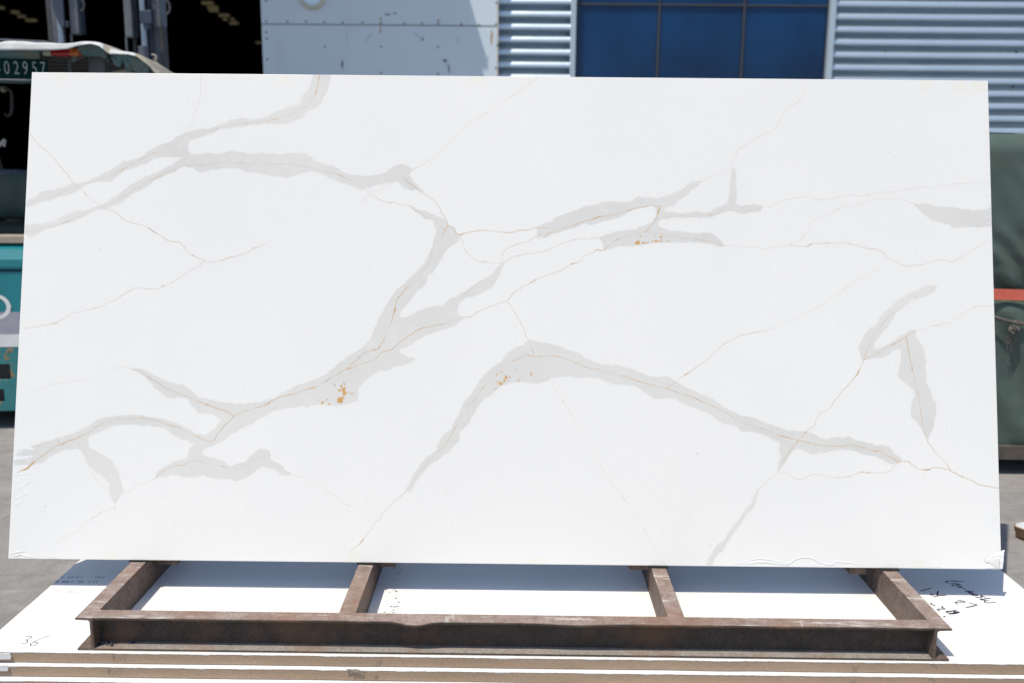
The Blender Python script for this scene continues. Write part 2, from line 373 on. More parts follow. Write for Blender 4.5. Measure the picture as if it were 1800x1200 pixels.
# round lamp on the door
x, z = dpx(549, -9); mb = MB(); n = 32
def ringpts(r, y): return [(x+r*cos(2*pi*k/n), y, z+r*sin(2*pi*k/n)) for k in range(n)]
rr = [(.135,-.139),(.135,-.165),(.125,-.178),(.105,-.178),(.098,-.168)]
v = [p for r, y in rr for p in ringpts(r, y)]; f = [(i*n+k, i*n+(k+1)%n, (i+1)*n+(k+1)%n, (i+1)*n+k) for i in range(4) for k in range(n)]
mb.add(v, f); rim = mb.build('round_vent_rim', M['cream'], door, smooth=True)
mb = MB(); mb.add(ringpts(.10,-.160), [tuple(range(n))]); mb.build('vent_lens', M['cladding'], door)
# window
win = MB()
pw = .026
win.box((XW0-pw, -.06, 1.0), (XW0+pw, .04, 4.2)); win.box((XW1-pw, -.06, 1.0), (XW1+pw, .04, 4.2))
win.box((XW0-pw, -.0585, .93), (XW1+pw, .04, 1.0)); win.box((XW0-pw, -.0585, 4.2), (XW1+pw, .04, 4.27))
wf = win.build('window', M['trim'], bld, .004)
xm = [XW0+pw, W(1157.5, 60).x, W(1306.5, 60).x, XW1-pw]; zm = W(1230, 9).z
mb = MB(); mb.box((XW0+pw+.001, .0, zm-.009), (XW1-pw-.001, .03, zm+.009)); mb.build('mullion', M['mullion'], wf)
for xx in xm[1:3]:
    for (a, b) in ((1.002, zm-.0095), (zm+.0095, 4.198)):
        mb = MB(); mb.box((xx-.010, -.002, a), (xx+.010, .03, b)); mb.build('mullion', M['mullion'], wf)
for xx, s_ in ((XW0+pw, 1), (XW1-pw, -1)):
    mb = MB(); a = xx+s_*.001; b = xx+s_*.013; mb.box((min(a,b), .002, 1.002), (max(a,b), .03, 4.198)); mb.build('mullion', M['mullion'], wf)
for i in range(3):
    for (a, b) in ((1.0, zm), (zm, 4.2)):
        mb = MB(); x0, x1 = xm[i]+.012, xm[i+1]-.012
        t = .004*math.sin(i*7+a)
        mb.add([(x0, .018, a+.008), (x1, .018+t, a+.008), (x1, .018+t*.3, b-.008), (x0, .018, b-.008)], [(0,1,2,3)])
        mb.build('pane', M['glass'], wf)
# bolts on the right hand cladding
for (px, py) in ((1793,29),(1786,92),(1780,153),(1774,213),(1560,30),(1556,92)):
    p = W(px, py); mb = MB(); mb.tube([(p.x, -.012, p.z), (p.x, .004, p.z)], .010, 8); mb.build('bolt', M['screw'], bld)
# far window of the hall
for i in range(3):
    p = ony(327+i*18.5, 126, WY+44.8); mb = MB(); mb.box((p.x-.24, 44.82, p.z-.42), (p.x+.24, 44.88, p.z+.08)); mb.build('far_window_pane', M['farwin'], bld)
# ceiling lamps inside the hall
for (px, py, w, dim) in [(365,8,20,1),(374,15.5,18,.8),(376,21,16,.5),(394,29.5,18,1),(396,36,7,.5),(411,43,15,.8),(455,77,9,.5),(409,36,6,.5),(27,24,12,1),(38,31,12,.6),(55,38,18,.9),(2,16,10,.6)]:
    p = onz(px, py, 5.35)
    if p.y > 52: p = ony(px, py, 51)
    hw = w/2/FPX*p.y*.92
    lt = thing('ceiling_lamp', 'dim yellow tube lamp hanging from the dark hall ceiling', 'lamp', (p.x, p.y, p.z), 0, 'lamps in the dark hall')
    mb = MB(); mb.box((-hw, -.05, .0), (hw, .05, .03+.02*dim)); mb.build('tube', M['lamp'], lt)
    mb = MB(); mb.box((-hw*1.03, -.13, .062), (hw*1.03, .13, .10)); mb.build('housing', M['dkgrey'], lt)
    mb = MB(); mb.tube([(0, 0, .12), (0, 0, max(.16, 5.6-p.z))], .01, 6); mb.build('rod', M['dkgrey'], lt)

# ------------------------------------------------------------ stack of slabs on the yard
ZS = H - 1.2311                # underside of the upright slab
ZT = ZS - .106                 # top face of the stack
def flat_slab(name, label, zt, t, corners, cut=True):
    """corners: FL FR BR BL in xy; slightly uneven edges"""
    base = (sum(c[0] for c in corners)/4, sum(c[1] for c in corners)/4, zt-t)
    root = thing(name, label, 'slab', base, 0, 'quartz slabs stacked flat')
    P = []
    for i in range(4):
        a, b = Vector((*corners[i], 0)), Vector((*corners[(i+1) % 4], 0)); n = 90 if i in (0, 2) else 40
        d = (b-a).normalized(); nn = Vector((d.y, -d.x, 0))
        for k in range(n):
            p = a.lerp(b, k/n); P.append(p + nn*.0016*fbm(p.x*7+zt*90, p.y*7, zt*50, 5) - Vector((base[0], base[1], 0)))
    n = len(P); mb = MB(); c0 = Vector((0, 0, 0))
    top = [p + Vector((0,0,t)) for p in P]; top2 = [Vector((p.x*(1-.0008), p.y*(1-.0016), t)) for p in P]
    mb.add([*P, *[Vector((p.x, p.y, t-.0015)) for p in P]], [(i, (i+1)%n, n+(i+1)%n, n+i) for i in range(n)]); 
    mb.build('slab_edge', M['edge'], root, smooth=False)
    mb = MB(); mb.add([*[Vector((p.x, p.y, t-.0015)) for p in P], *top2], [(i, (i+1)%n, n+(i+1)%n, n+i) for i in range(n)] + [tuple(range(n, 2*n))])
    o = mb.build('polished_face', M['stack'], root)
    mb = MB(); mb.add(list(reversed(P)), [tuple(range(n))]); mb.build('rough_back', M['edge'], root)
    return root
fl = onz(-250, 1141, ZT); fr = onz(2000, 1168.5, ZT)
XL, XR = -1.5255, 1.6923
def yf(x, d=0): return fl.y + (fr.y-fl.y)*(x-fl.x)/(fr.x-fl.x) - d
T = .0315
stack_top = None
labs = ['white quartz slab on top of the stack, under the rusty rack', 'second slab down in the stack, its tan front edge chipped',
        'third slab down in the stack of flat slabs', 'lowest slab of the stack, lying nearest the concrete']
zt = ZT; tops = []
for i in range(4 if ZT > .11 else 3):
    d = [0, .015, .034, .030][i]; dxl = [0, -.012, .015, -.01][i]
    t = T if i < 3 else max(.02, zt-.004)
    if i == 3 and zt < .02: break
    x0, x1 = XL+dxl, XR+dxl*.6
    cs = [(x0, yf(x0, d)), (x1, yf(x1, d)), (x1, yf(x1, d)+1.62), (x0, yf(x0, d)+1.62)]
    s_ = flat_slab('quartz_slab', labs[i], zt, t, cs); tops.append((s_, zt)); zt -= t + .0028
stack_top = tops[0][0]
def on_stack(px, py, dz=.0003): 
    p = onz(px, py, ZT+dz); return p - stack_top.location
def strokes(name, lines, w, mat, parent, fn, jitter=0.):
    mb = MB()
    for ln in lines:
        P = [fn(*p) for p in ln]
        if len(P) == 1: continue
        Q = []
        for i in range(len(P)-1):           # Catmull-Rom resample
            p0, p1, p2, p3 = P[max(i-1,0)], P[i], P[i+1], P[min(i+2,len(P)-1)]
            for k in range(4):
                t = k/4; Q.append(.5*((2*p1)+(p2-p0)*t+(2*p0-5*p1+4*p2-p3)*t*t+(3*p1-p0-3*p2+p3)*t**3))
        Q.append(P[-1])
        L = []; 
        for i, p in enumerate(Q):
            d = (Q[min(i+1,len(Q)-1)]-Q[max(i-1,0)]); d = d.normalized() if d.length > 1e-9 else Vector((1,0,0))
            n_ = Vector((-d.y, d.x, 0))*w*(.75+.5*abs(fbm(i*.5, len(L)*.1, w*999)))
            L.append((p-n_, p+n_))
        v = [q_ for pr in L for q_ in pr]
        mb.add(v, [(2*i, 2*i+1, 2*i+3, 2*i+2) for i in range(len(L)-1)])
    return mb.build(name, mat, parent)
def z9(x, y): return on_stack(1590+x/9, 1000+y/9)
wr = [[(930,190),(800,185),(680,185),(655,195),(680,210),(705,218)], [(735,225),(800,225),(850,240),(810,250),(770,245),(750,252),(780,265)], [(800,222),(850,232),(895,245)],
      [(840,270),(880,265),(905,275),(870,285),(840,272)], [(915,290),(965,315)], [(960,347),(1010,338),(1060,350),(1100,350)], [(965,352),(1030,362),(1005,335)],
      [(1020,375),(1060,368),(1090,382),(1045,385),(1020,375)], [(1065,405),(1100,387),(1160,405),(1105,415),(1065,405)], [(1120,435),(1160,442),(1225,436),(1205,410),(1280,438)],
      [(1195,475),(1230,482),(1280,462),(1360,458)], [(1225,460),(1198,477)], [(1340,497),(1280,490),(1265,500),(1290,525),(1350,526),(1440,522)]]
strokes('handwriting', wr, .0027, M['ink'], stack_top, z9)
strokes('handwriting', [[(970,605),(1060,585),(1145,562),(1080,545),(1020,530)], [(850,550),(815,532),(810,518),(860,515),(960,515),(900,495),(835,485)]], .0027, M['ink'], stack_top, z9)
strokes('handwriting', [[(250,342),(420,297)], [(532,342),(520,395),(545,412),(660,408)], [(545,412),(480,425),(430,405),(408,395),(430,387),(520,395)]], .0028, M['ink'], stack_top, z9)
strokes('handwriting', [[(700,705),(790,700),(860,680),(840,668),(780,690),(800,650),(760,655),(690,665),(670,685),(720,690),(790,690)], [(640,655),(700,665),(830,650)],
      [(560,660),(525,635),(560,625),(640,625),(600,605),(595,590),(615,590)], [(490,570),(440,560),(412,528)], [(610,755),(645,740)]], .0027, M['ink'], stack_top, z9)
def z4(x, y): return on_stack(x/4, 960+y/4)
strokes('handwriting', [[(180,630),(222,632),(208,645),(182,654),(196,662),(184,676),(145,683)], [(350,622),(290,645),(235,670),(213,688),(228,697),(256,686),(262,671),(238,674)]], .0016, M['ink'], stack_top, z4)
def z9l(x, y): return on_stack(60+x/9, 980+y/9)
def dash(xs, y, dx, dy): return [[(x-dx, y+dy), (x, y), (x+dx, y-dy)] for x in xs]
strokes('faded_print', dash((445,455,540,560,600,612,675,685,750), 305, 14, 8)+dash((975,1025,1040,1095), 305, 16, 12), .0022, M['ink_grey'], stack_top, z9l)
strokes('faded_print', dash((350,372,455,472,490,522,540,600,705,740,765,875,945,995), 375, 14, 16), .0021, M['ink_grey'], stack_top, z9l)
strokes('faded_print', dash((370,425,540,575,615,690,725), 530, 16, 24)+dash((150,180), 590, 20, 4), .004, M['ink_faint'], stack_top, z9l)
# black chips of dirt on the top face
mb = MB()
for i in range(70):
    t = random.random(); px = 702-12*t+random.gauss(0, 6); py = 988+random.random()*88
    if 1027 < py < 1034: continue
    c = on_stack(px, py, .0003+.000002*i); r = random.uniform(.0012, .0035); a = random.random()*pi
    mb.add([c+Vector((r*1.6*cos(a+q_), r*sin(a*1.7+q_), 0)) for q_ in (0, 1.3, 2.4, 3.5, 4.9)], [(0,1,2,3,4)])
for i in range(40):
    c = on_stack(random.uniform(240, 1560), random.uniform(1000, 1076), .0003+.000002*i); r = random.uniform(.0006, .0014)
    mb.add([c+Vector((r*cos(q_), r*sin(q_), 0)) for q_ in (0, 1.3, 2.4, 3.5, 4.9)], [(0,1,2,3,4)])
o = mb.build('dirt_specks', M['ink'], stack_top); tag(o, kind='stuff')
# white tape ends on the left of the edges
for k, (px0, px1, py0, py1) in enumerate([(-60, 20, 1147, 1157.5), (-60, 15, 1168, 1178)]):
    sl_, zt_ = tops[k]; mb = MB(); P = []
    for (px, py) in ((px0, py0), (px1-2, py0), (px1, (py0+py1)/2), (px1-1, py1), (px0, py1)):
        pz = ony(px, py, yf(-1.3, [0,.015][k])-.004); P.append(pz - sl_.location)
    mb.add(P, [(0,1,2,3,4)]); o = mb.build('tape_strip', M['card_white'], sl_)
    s2 = o.modifiers.new('solid', 'SOLIDIFY'); s2.thickness = .002
# torn chip on the second slab's edge
p = ony(628, 1178, yf(-.7, .015)-.002) - tops[1][0].location; mb = MB()
for i in range(16):
    c = p + Vector((random.uniform(-.022, .022), random.uniform(-.003, .001), random.uniform(-.004, .004))); r = random.uniform(.003, .007)
    mb.add([c+Vector((r*1.8*cos(a), -.004*random.random(), r*.6*sin(a))) for a in (0, 1.4, 2.3, 3.6, 5)], [(0,1,2,3,4)])
mb.build('torn_chip', M['plank'], tops[1][0])

# ------------------------------------------------------------ rusty channel rack
FY = 2.3259; AL, AR = -1.2406, 1.2259; ZB = ZS - .006; HB = .1; TK = .008; FLG = .048
rack = thing('steel_rack', 'rusty welded channel steel rack lying on the flat slabs, holding the upright slab', 'rack', (0, FY, ZT))
RB = rack.location
def channel(name, a, b, web_dir, mat, warp=None, flange=FLG, segs=24, h=HB, ztop=None):
    """C channel from a to b (xy), web on the side opposite to the open side; web_dir: unit xy vector pointing to the OPEN side.
    a,b lie on the back of the web."""
    a, b = Vector((*a, 0)), Vector((*b, 0)); o_ = Vector((*web_dir, 0)); zt_ = (ZB if ztop is None else ztop)
    zb_ = zt_-h; r = .004
    prof = [(0, zb_), (flange, zb_), (flange, zb_+TK*.8), (TK+r, zb_+TK), (TK, zb_+TK+r), (TK, zt_-TK-r), (TK+r, zt_-TK), (flange, zt_-TK*.8), (flange, zt_-.0015), (flange-.0015, zt_), (0, zt_)]
    n = len(prof); mb = MB(); v = []
    for i in range(segs+1):
        p = a.lerp(b, i/segs)
        for (u, z) in prof:
            w = p + o_*u + Vector((0, 0, z))
            if warp: w = warp(w, u, z)
            v.append(w - RB)
    f = [(i*n+k, i*n+(k+1)%n, (i+1)*n+(k+1)%n, (i+1)*n+k) for i in range(segs) for k in range(n)]
    f += [tuple(range(n-1,-1,-1)), tuple(segs*n+k for k in range(n))]
    mb.add(v, f); return mb.build(name, mat, rack)
xb = ony(728, 1090, FY).x; xb2 = ony(1010, 1095, FY).x
def dent(w, u, z):
    k = u/FLG
    if z > ZB-.02 and k > .9:
        g_ = math.exp(-abs((w.x-xb)/.044)**2.6); g2 = math.exp(-((w.x-xb2)/.09)**2)
        w = w + Vector((0, -.005*g_-.002*g2, -.0085*g_-.003*g2)); w += Vector((0, .0015*fbm(w.x*6), .0012*fbm(w.x*9, 4)))
    return w
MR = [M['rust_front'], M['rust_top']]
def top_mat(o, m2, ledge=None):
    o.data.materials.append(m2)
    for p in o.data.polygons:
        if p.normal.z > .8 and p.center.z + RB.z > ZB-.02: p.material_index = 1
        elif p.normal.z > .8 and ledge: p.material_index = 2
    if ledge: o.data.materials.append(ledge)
fb = channel('front_beam', (AL+FLG, FY+FLG), (AR-FLG, FY+FLG), (0, -1), M['rust_front'], dent, segs=160); top_mat(fb, M['rust_top'], M['rust_lit_dusty'])
DEP = 1.05
for x, d in ((AL+FLG, -1), (AR-FLG, 1)):
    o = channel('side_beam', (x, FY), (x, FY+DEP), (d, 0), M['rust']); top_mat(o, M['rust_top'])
b2a, b2b = onz(626, 1074, ZB).x, onz(657, 989, ZB).x
b3a, b3b = onz(1173.6, 1083, ZB).x, onz(1144, 995, ZB).x
yb = onz(657, 989, ZB).y
for (xa, xb_, d) in ((b2a, b2b, -1), (b3a, b3b, 1)):
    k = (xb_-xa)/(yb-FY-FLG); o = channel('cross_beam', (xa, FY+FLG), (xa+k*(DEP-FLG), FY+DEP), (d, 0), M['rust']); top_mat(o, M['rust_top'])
rb = channel('rear_beam', (AL+FLG+.001, FY+DEP), (AR-FLG-.001, FY+DEP), (0, 1), M['rust'], segs=24)
# packing pieces beside each beam under the slab
SY = 2.7002
for (px0, px1, py0, py1, y) in ((262, 312, 984, 992, SY+.05), (668, 695, 986, 996, SY+.05), (1106, 1140, 993, 1001, SY+.05), (1494, 1522, 999, 1009, SY+.05)):
    p0, p1 = ony(px0, py0, y), ony(px1, py1, y); mb = MB()
    mb.box(Vector((p0.x, y, p1.z))-RB, Vector((p1.x, y+.05, ZB-.002))-RB); mb.build('packing_plate', M['rust'], rack, .001)
LE = .2542
ex = Vector((cos(.0029), sin(.0029), 0)); ey = Vector((-sin(.0029)*sin(LE), cos(.0029)*sin(LE), cos(LE))); ez = ex.cross(ey)   # ez points to the camera
SB = Vector((-.0375, SY, ZS)); TH = .02
beamx = [AL+FLG/2, (b2a+b2b)/2-.024, (b3a+b3b)/2+.024, AR-FLG/2]
for x in beamx:
    mb = MB(); mb.box(Vector((x-.03, SY-.006, ZB+.0005))-RB, Vector((x+.03, SY+.07, ZS-.0005))-RB); mb.build('rubber_pad', M['rubber'], rack)
    # leaning upright behind the slab with its brace and a rubber strip
    a = Vector((x, SY, ZS)) - ez*(TH+.012); mb = MB()
    Mx = Matrix.Translation(a-RB) @ Matrix((ex, ey, ez)).transposed().to_4x4()
    mb.box((-.03, .004, -.055), (.03, 1.30, 0), M=Mx); mb.build('upright', M['rust'], rack, .003)
    mb = MB(); mb.box((-.02, .02, .0005), (.02, 1.28, .0115), M=Mx); mb.build('rubber_strip', M['rubber'], rack)
    top = a + ey*1.05 - ez*.055; foot = Vector((x, FY+DEP-.02, ZB)); d = foot-top
    mb = MB(); mb.tube([top-RB, foot-RB], .022, 4); mb.build('brace', M['rust'], rack)
# dirt crumbs in the channel
mb = MB()
pp = ony(185, 1133, FY+.02)
for i in range(14):
    c = Vector((pp.x+random.gauss(0, .035), FY+.012+random.random()*.02, ZB-HB+TK)) - RB; r = random.uniform(.003, .007)
    mb.add([c+Vector((r*1.5*cos(a), r*sin(a), .0)) for a in (0,1.3,2.5,3.8,5)]+[c+Vector((0,0,r))], [(i_, (i_+1)%5, 5) for i_ in range(5)])
o = mb.build('dirt_crumbs', M['ink'], rack); tag(o, kind='stuff')

# ------------------------------------------------------------ upright veined slab
slab = bpy.data.objects.new('veined_quartz_slab', None); link(slab)
slab.matrix_world = Matrix.Translation(SB) @ Matrix((ex, ey, ez)).transposed().to_4x4()
tag(slab, 'large white quartz slab with grey and gold veins leaning upright on the rack', 'slab')
HSL, HW = 1.6059, 1.6
mb = MB(); mb.box((-HW, 0, -TH), (HW, HSL, 0)); mb.build('slab_body', M['quartz'], slab, .0012)
SM = slab.matrix_world.inverted()
def S(px, py, w=0.):
    d = ray(px, py); t = (SB-O).dot(ez)/d.dot(ez); p = SM @ (O+d*t)
    return Vector((max(-HW+.0008, min(HW-.0008, p.x)), max(.0006, min(HSL-.0008, p.y)), w))
TL = dict(A=(0,120), B=(450,120), C=(900,120), D=(1350,120), E=(0,400), F=(450,400), G=(900,400), H=(1350,400), L=(0,700), M=(450,700), N=(900,700), O=(1350,700))
def tr(spec):
    """'A x y x y ... B x y' -> photo pixels"""
    out = []; t = None; buf = []
    for w in spec.split():
        if w in TL: t = TL[w]
        else:
            buf.append(float(w))
            if len(buf) == 2: out.append((t[0]+buf[0]/4, t[1]+buf[1]/4)); buf = []
    return out
def jag(P, step, amp, closed, seed):
    Q = []; n = len(P); rng = n if closed else n-1
    for i in range(rng):
        p0, p1, p2, p3 = (Vector(P[(i-1) % n]), Vector(P[i]), Vector(P[(i+1) % n]), Vector(P[(i+2) % n])) if closed else (Vector(P[max(i-1,0)]), Vector(P[i]), Vector(P[i+1]), Vector(P[min(i+2,n-1)]))
        k = max(1, int((p2-p1).length/step))
        for j in range(k):
            t = j/k; c = .5*((2*p1)+(p2-p0)*t+(2*p0-5*p1+4*p2-p3)*t*t+(3*p1-p0-3*p2+p3)*t**3)
            q_ = p1.lerp(p2, t)*.5 + c*.5
            Q.append(q_ + Vector((fbm(q_.x*.09, q_.y*.09, seed, 5), fbm(q_.x*.09, q_.y*.09, seed+20, 5)))*amp)
    if not closed: Q.append(Vector(P[-1]))
    return Q
GREY = [
 'A 178 960 195 935 250 905 290 870 380 855 460 830 540 810 640 785 720 750 800 700 870 660 960 640 1050 580 1120 545 1200 520 1250 480 1320 448 1400 430 1480 425 1560 395 1620 368 1700 352 1790 358 B 60 350 140 310 200 290 280 255 310 250 330 190 370 160 390 90 398 44 525 44 520 90 495 180 460 240 430 275 370 300 320 345 230 385 150 395 60 390 30 398 0 402 A 1780 400 1640 420 1560 425 1500 455 1420 485 1340 505 1318 545 1330 590 1345 615 1310 650 1270 622 1130 625 1080 640 1030 670 940 700 880 715 800 780 760 798 680 795 620 815 560 850 480 890 400 905 360 930 300 935 240 955 190 972',
 'A 172 1110 220 1095 300 1090 380 1075 430 1045 520 1010 600 1000 700 965 760 940 800 905 880 850 960 800 1020 770 1100 735 1160 705 1230 665 1290 625 1345 608 1420 610 1460 598 1560 600 1640 578 1720 595 1800 600 B 60 600 150 608 250 598 340 602 400 635 450 665 500 680 560 695 620 735 700 755 800 760 870 750 930 720 980 685 1020 675 1070 690 1100 718 1080 745 1050 768 1000 790 940 800 900 815 820 830 760 840 765 855 740 858 700 838 640 815 560 790 520 770 430 735 370 722 300 745 210 768 130 758 60 745 0 735 A 1740 735 1690 710 1600 700 1520 705 1440 725 1410 732 1350 700 1290 692 1240 720 1160 755 1080 795 1020 840 930 885 850 950 800 965 740 990 690 995 600 1035 520 1075 420 1100 350 1125 290 1150 250 1180 220 1185 168 1165',
 'B 1000 790 1050 768 1075 765 1110 800 1150 840 1185 880 1130 855 1090 862 1040 840 1010 810',
 'B 1085 968 1130 990 1190 1005 1250 1035 1300 1050 1335 1075 1350 1100 1395 1120 1410 1160 F 1435 65 1420 95 1370 130 1330 165 1300 230 1240 310 1205 340 1190 400 1110 465 1080 520 1020 580 1015 640 1090 610 1170 575 1250 555 1320 540 1370 505 1440 460 1500 430 1560 395 1640 350 1680 300 1730 250 1745 255 1715 320 1675 400 1620 440 1560 475 1480 490 1440 520 1410 580 1430 620 1460 640 1420 670 1360 705 1310 710 1240 740 1180 768 1110 800 1060 835 1015 850 1020 885 1060 905 1120 928 1060 955 990 975 920 1000 860 1005 800 1050 760 1090 720 1125 718 1200 M 715 10 690 25 620 40 580 50 500 42 400 50 300 55 200 70 100 100 30 135 0 155 L 1790 170 1700 210 1640 245 1560 300 1510 325 1480 330 1420 370 1410 395 1350 395 1325 360 1365 320 1400 290 1440 258 1500 220 1540 180 1555 150 1520 120 1450 105 1400 95 1350 50 1320 0 E 1220 1190 1170 1190 1130 1160 1080 1110 1020 1050 960 1010 925 990 960 990 1010 1000 1060 1025 1110 1050 1180 1085 1240 1100 1290 1105 1340 1145 1400 1190 L 1500 15 1600 30 1700 40 1790 28 F 130 1200 170 1170 230 1140 300 1105 400 1075 480 1035 550 985 600 945 680 885 740 850 790 800 830 720 860 650 900 570 940 510 980 450 1040 400 1090 340 1150 290 1190 240 1220 180 1240 120 1255 70 1265 20 B 1260 1130 1250 1080 1230 1062 1190 1060 1140 1020 1100 985',
 'L 1330 370 1410 385 1440 405 1500 415 1560 440 1620 475 1680 460 1740 430 1770 400 1800 370 M 40 352 80 362 100 400 110 430 180 470 200 500 250 530 220 540 170 530 110 490 50 478 0 500 L 1780 525 1720 560 1660 578 1580 560 1500 565 1430 540 1380 545 1320 555 1260 545 1200 538 1140 550 1095 562 1110 520 1160 475 1220 445 1270 432 1315 410',
 'L 105 460 110 395 200 350 280 315 400 280 520 245 600 210 660 165 740 130 840 120 950 115 1050 125 1130 145 1200 160 1270 185 1320 215 1370 240 1440 258 1480 300 1430 330 1365 320 1310 300 1250 275 1210 245 1170 210 1100 195 1020 195 940 178 850 185 780 200 700 235 640 260 620 280 600 320 560 355 530 348 490 365 450 355 400 380 350 410 300 450 260 458 200 470',
 'L 540 300 618 280 620 330 640 355 700 385 770 430 800 450 830 515 850 580 862 640 840 690 805 735 780 690 765 640 770 600 740 560 680 515 640 480 610 450 590 400 560 355',
 'C 178 1190 170 1130 200 1105 260 1085 340 1040 420 1010 510 975 600 955 680 938 760 945 830 940 890 905 960 910 1040 912 1120 885 1190 855 1240 815 1300 790 1330 798 1290 840 1230 890 1180 930 1130 960 1085 975 1070 1000 1120 1010 1200 1020 1270 1012 1330 1015 1370 1015 1420 990 1480 970 1520 940 1530 860 1538 760 1548 700 1575 710 1578 800 1582 880 1570 950 1620 968 1700 960 1760 970 1750 1000 1690 1012 1600 1020 1540 1005 1490 1010 1430 1035 1380 1050 1300 1045 1200 1050 1100 1055 1030 1075 1025 1110 1080 1130 1160 1150 1240 1155 1300 1160 1390 1160 1420 1165 1445 1195 G 1460 85 1490 125 1465 135 1420 120 1340 105 1230 105 1100 102 1000 108 900 125 800 130 740 130 690 150 650 160 640 150 635 100 615 75 660 50 720 30 800 22 880 5 C 950 1105 990 1080 1010 1040 1015 1000 990 970 940 972 860 990 830 1005 760 1045 690 1065 600 1085 545 1100 500 1090 440 1120 380 1138 300 1160 230 1190',
 'D 1018 948 1060 955 1110 948 1180 965 1240 980 1300 978 1380 990 1460 995 1540 990 1568 980 1576 1112 1480 1115 1400 1112 1310 1118 1250 1095 1180 1075 1120 1045 1070 1005 1035 970',
 'H 1190 428 1165 412 1110 412 1040 440 980 470 920 505 880 550 820 590 790 630 755 695 720 705 690 745 640 820 638 860 655 900 668 935 720 918 800 910 850 890 890 852 935 852 938 930 925 980 915 1030 935 1070 980 1100 1020 1130 1030 1170 1025 1200 O 1010 30 1000 90 1010 130 1050 165 1080 210 1100 255 1130 275 1160 200 1175 130 1182 90 1175 20 H 1160 1195 1140 1140 1115 1090 1108 1020 1108 940 1095 860 1060 800 1040 760 1045 725 1010 718 960 745 890 785 860 815 800 840 745 850 755 810 790 750 840 700 870 650 895 600 950 560 1010 500 1060 498 1110 485 1160 455',
 'M 1060 640 1070 610 1110 540 1150 470 1200 415 1270 370 1280 320 1300 280 1360 230 1400 160 1450 50 1480 0 F 1500 1190 1560 1100 1600 1040 1660 985 1720 950 1770 880 1800 862 G 20 845 80 825 115 790 200 805 290 825 370 850 450 875 510 910 560 935 640 960 750 970 850 995 920 1030 1000 1050 1100 1050 1150 1085 1230 1130 1320 1165 1400 1200 N 1420 5 1500 70 1570 100 1600 115 1690 135 1760 165 O 0 178 70 200 140 225 270 232 340 260 400 285 500 275 570 272 640 300 720 318 770 335 830 330 880 370 920 410 940 435 900 455 880 468 820 435 760 405 680 395 580 362 500 360 400 380 300 392 260 370 200 352 160 385 120 450 70 515 75 470 90 420 80 370 80 310 40 290 0 265 N 1720 240 1600 220 1560 190 1490 180 1440 145 1380 100 1310 75 1240 50 1140 0 G 1010 1200 930 1150 850 1105 740 1100 650 1075 590 1050 480 1055 400 1048 280 1055 240 1075 190 1095 120 1090 60 1078 0 1090 F 1760 1100 1700 1130 1650 1180 M 1600 0 1560 60 1530 110 1500 170 1440 230 1420 300 1360 370 1290 420 1220 470 1170 530 1130 570 1115 620 1085 660',
 'N 1735 640 1720 645 1690 720 1620 820 1540 920 1500 985 1430 1045 1385 1130 1372 1172 1408 1172 1425 1120 1480 1060 1525 990 1580 920 1650 820 1710 740']
for i, sp in enumerate(GREY):
    P = jag(tr(sp), 3.5, 2.4, True, i*7.7); n_ = len(P); ar = sum(P[k].x*P[(k+1)%n_].y-P[(k+1)%n_].x*P[k].y for k in range(n_)); sg = 1 if ar > 0 else -1
    HP = []
    for k in range(n_):
        d = P[(k+1)%n_]-P[k-1]; d = d.normalized() if d.length > 1e-6 else Vector((1,0)); HP.append(P[k]+Vector((d.y, -d.x))*sg*(1.1+1.1*max(0, fbm(k*.15, i))))
    for Q_, nm_, mt_, w in ((HP, 'vein_margin', 'halo', .00002+i*.000001), (P, 'grey_vein', 'vein', .00004+i*.000001)):
      me = bpy.data.meshes.new(nm_); bm = bmesh.new()
      vsx = [bm.verts.new(S(p.x, p.y, w)) for p in Q_]; fc = bm.faces.new(vsx)
      bm.normal_update()
      if fc.normal.z < 0: fc.normal_flip()
      bmesh.ops.triangulate(bm, faces=[fc], ngon_method='EAR_CLIP'); bm.to_mesh(me); bm.free(); me.materials.append(M[mt_])
      link(bpy.data.objects.new(nm_, me), slab)
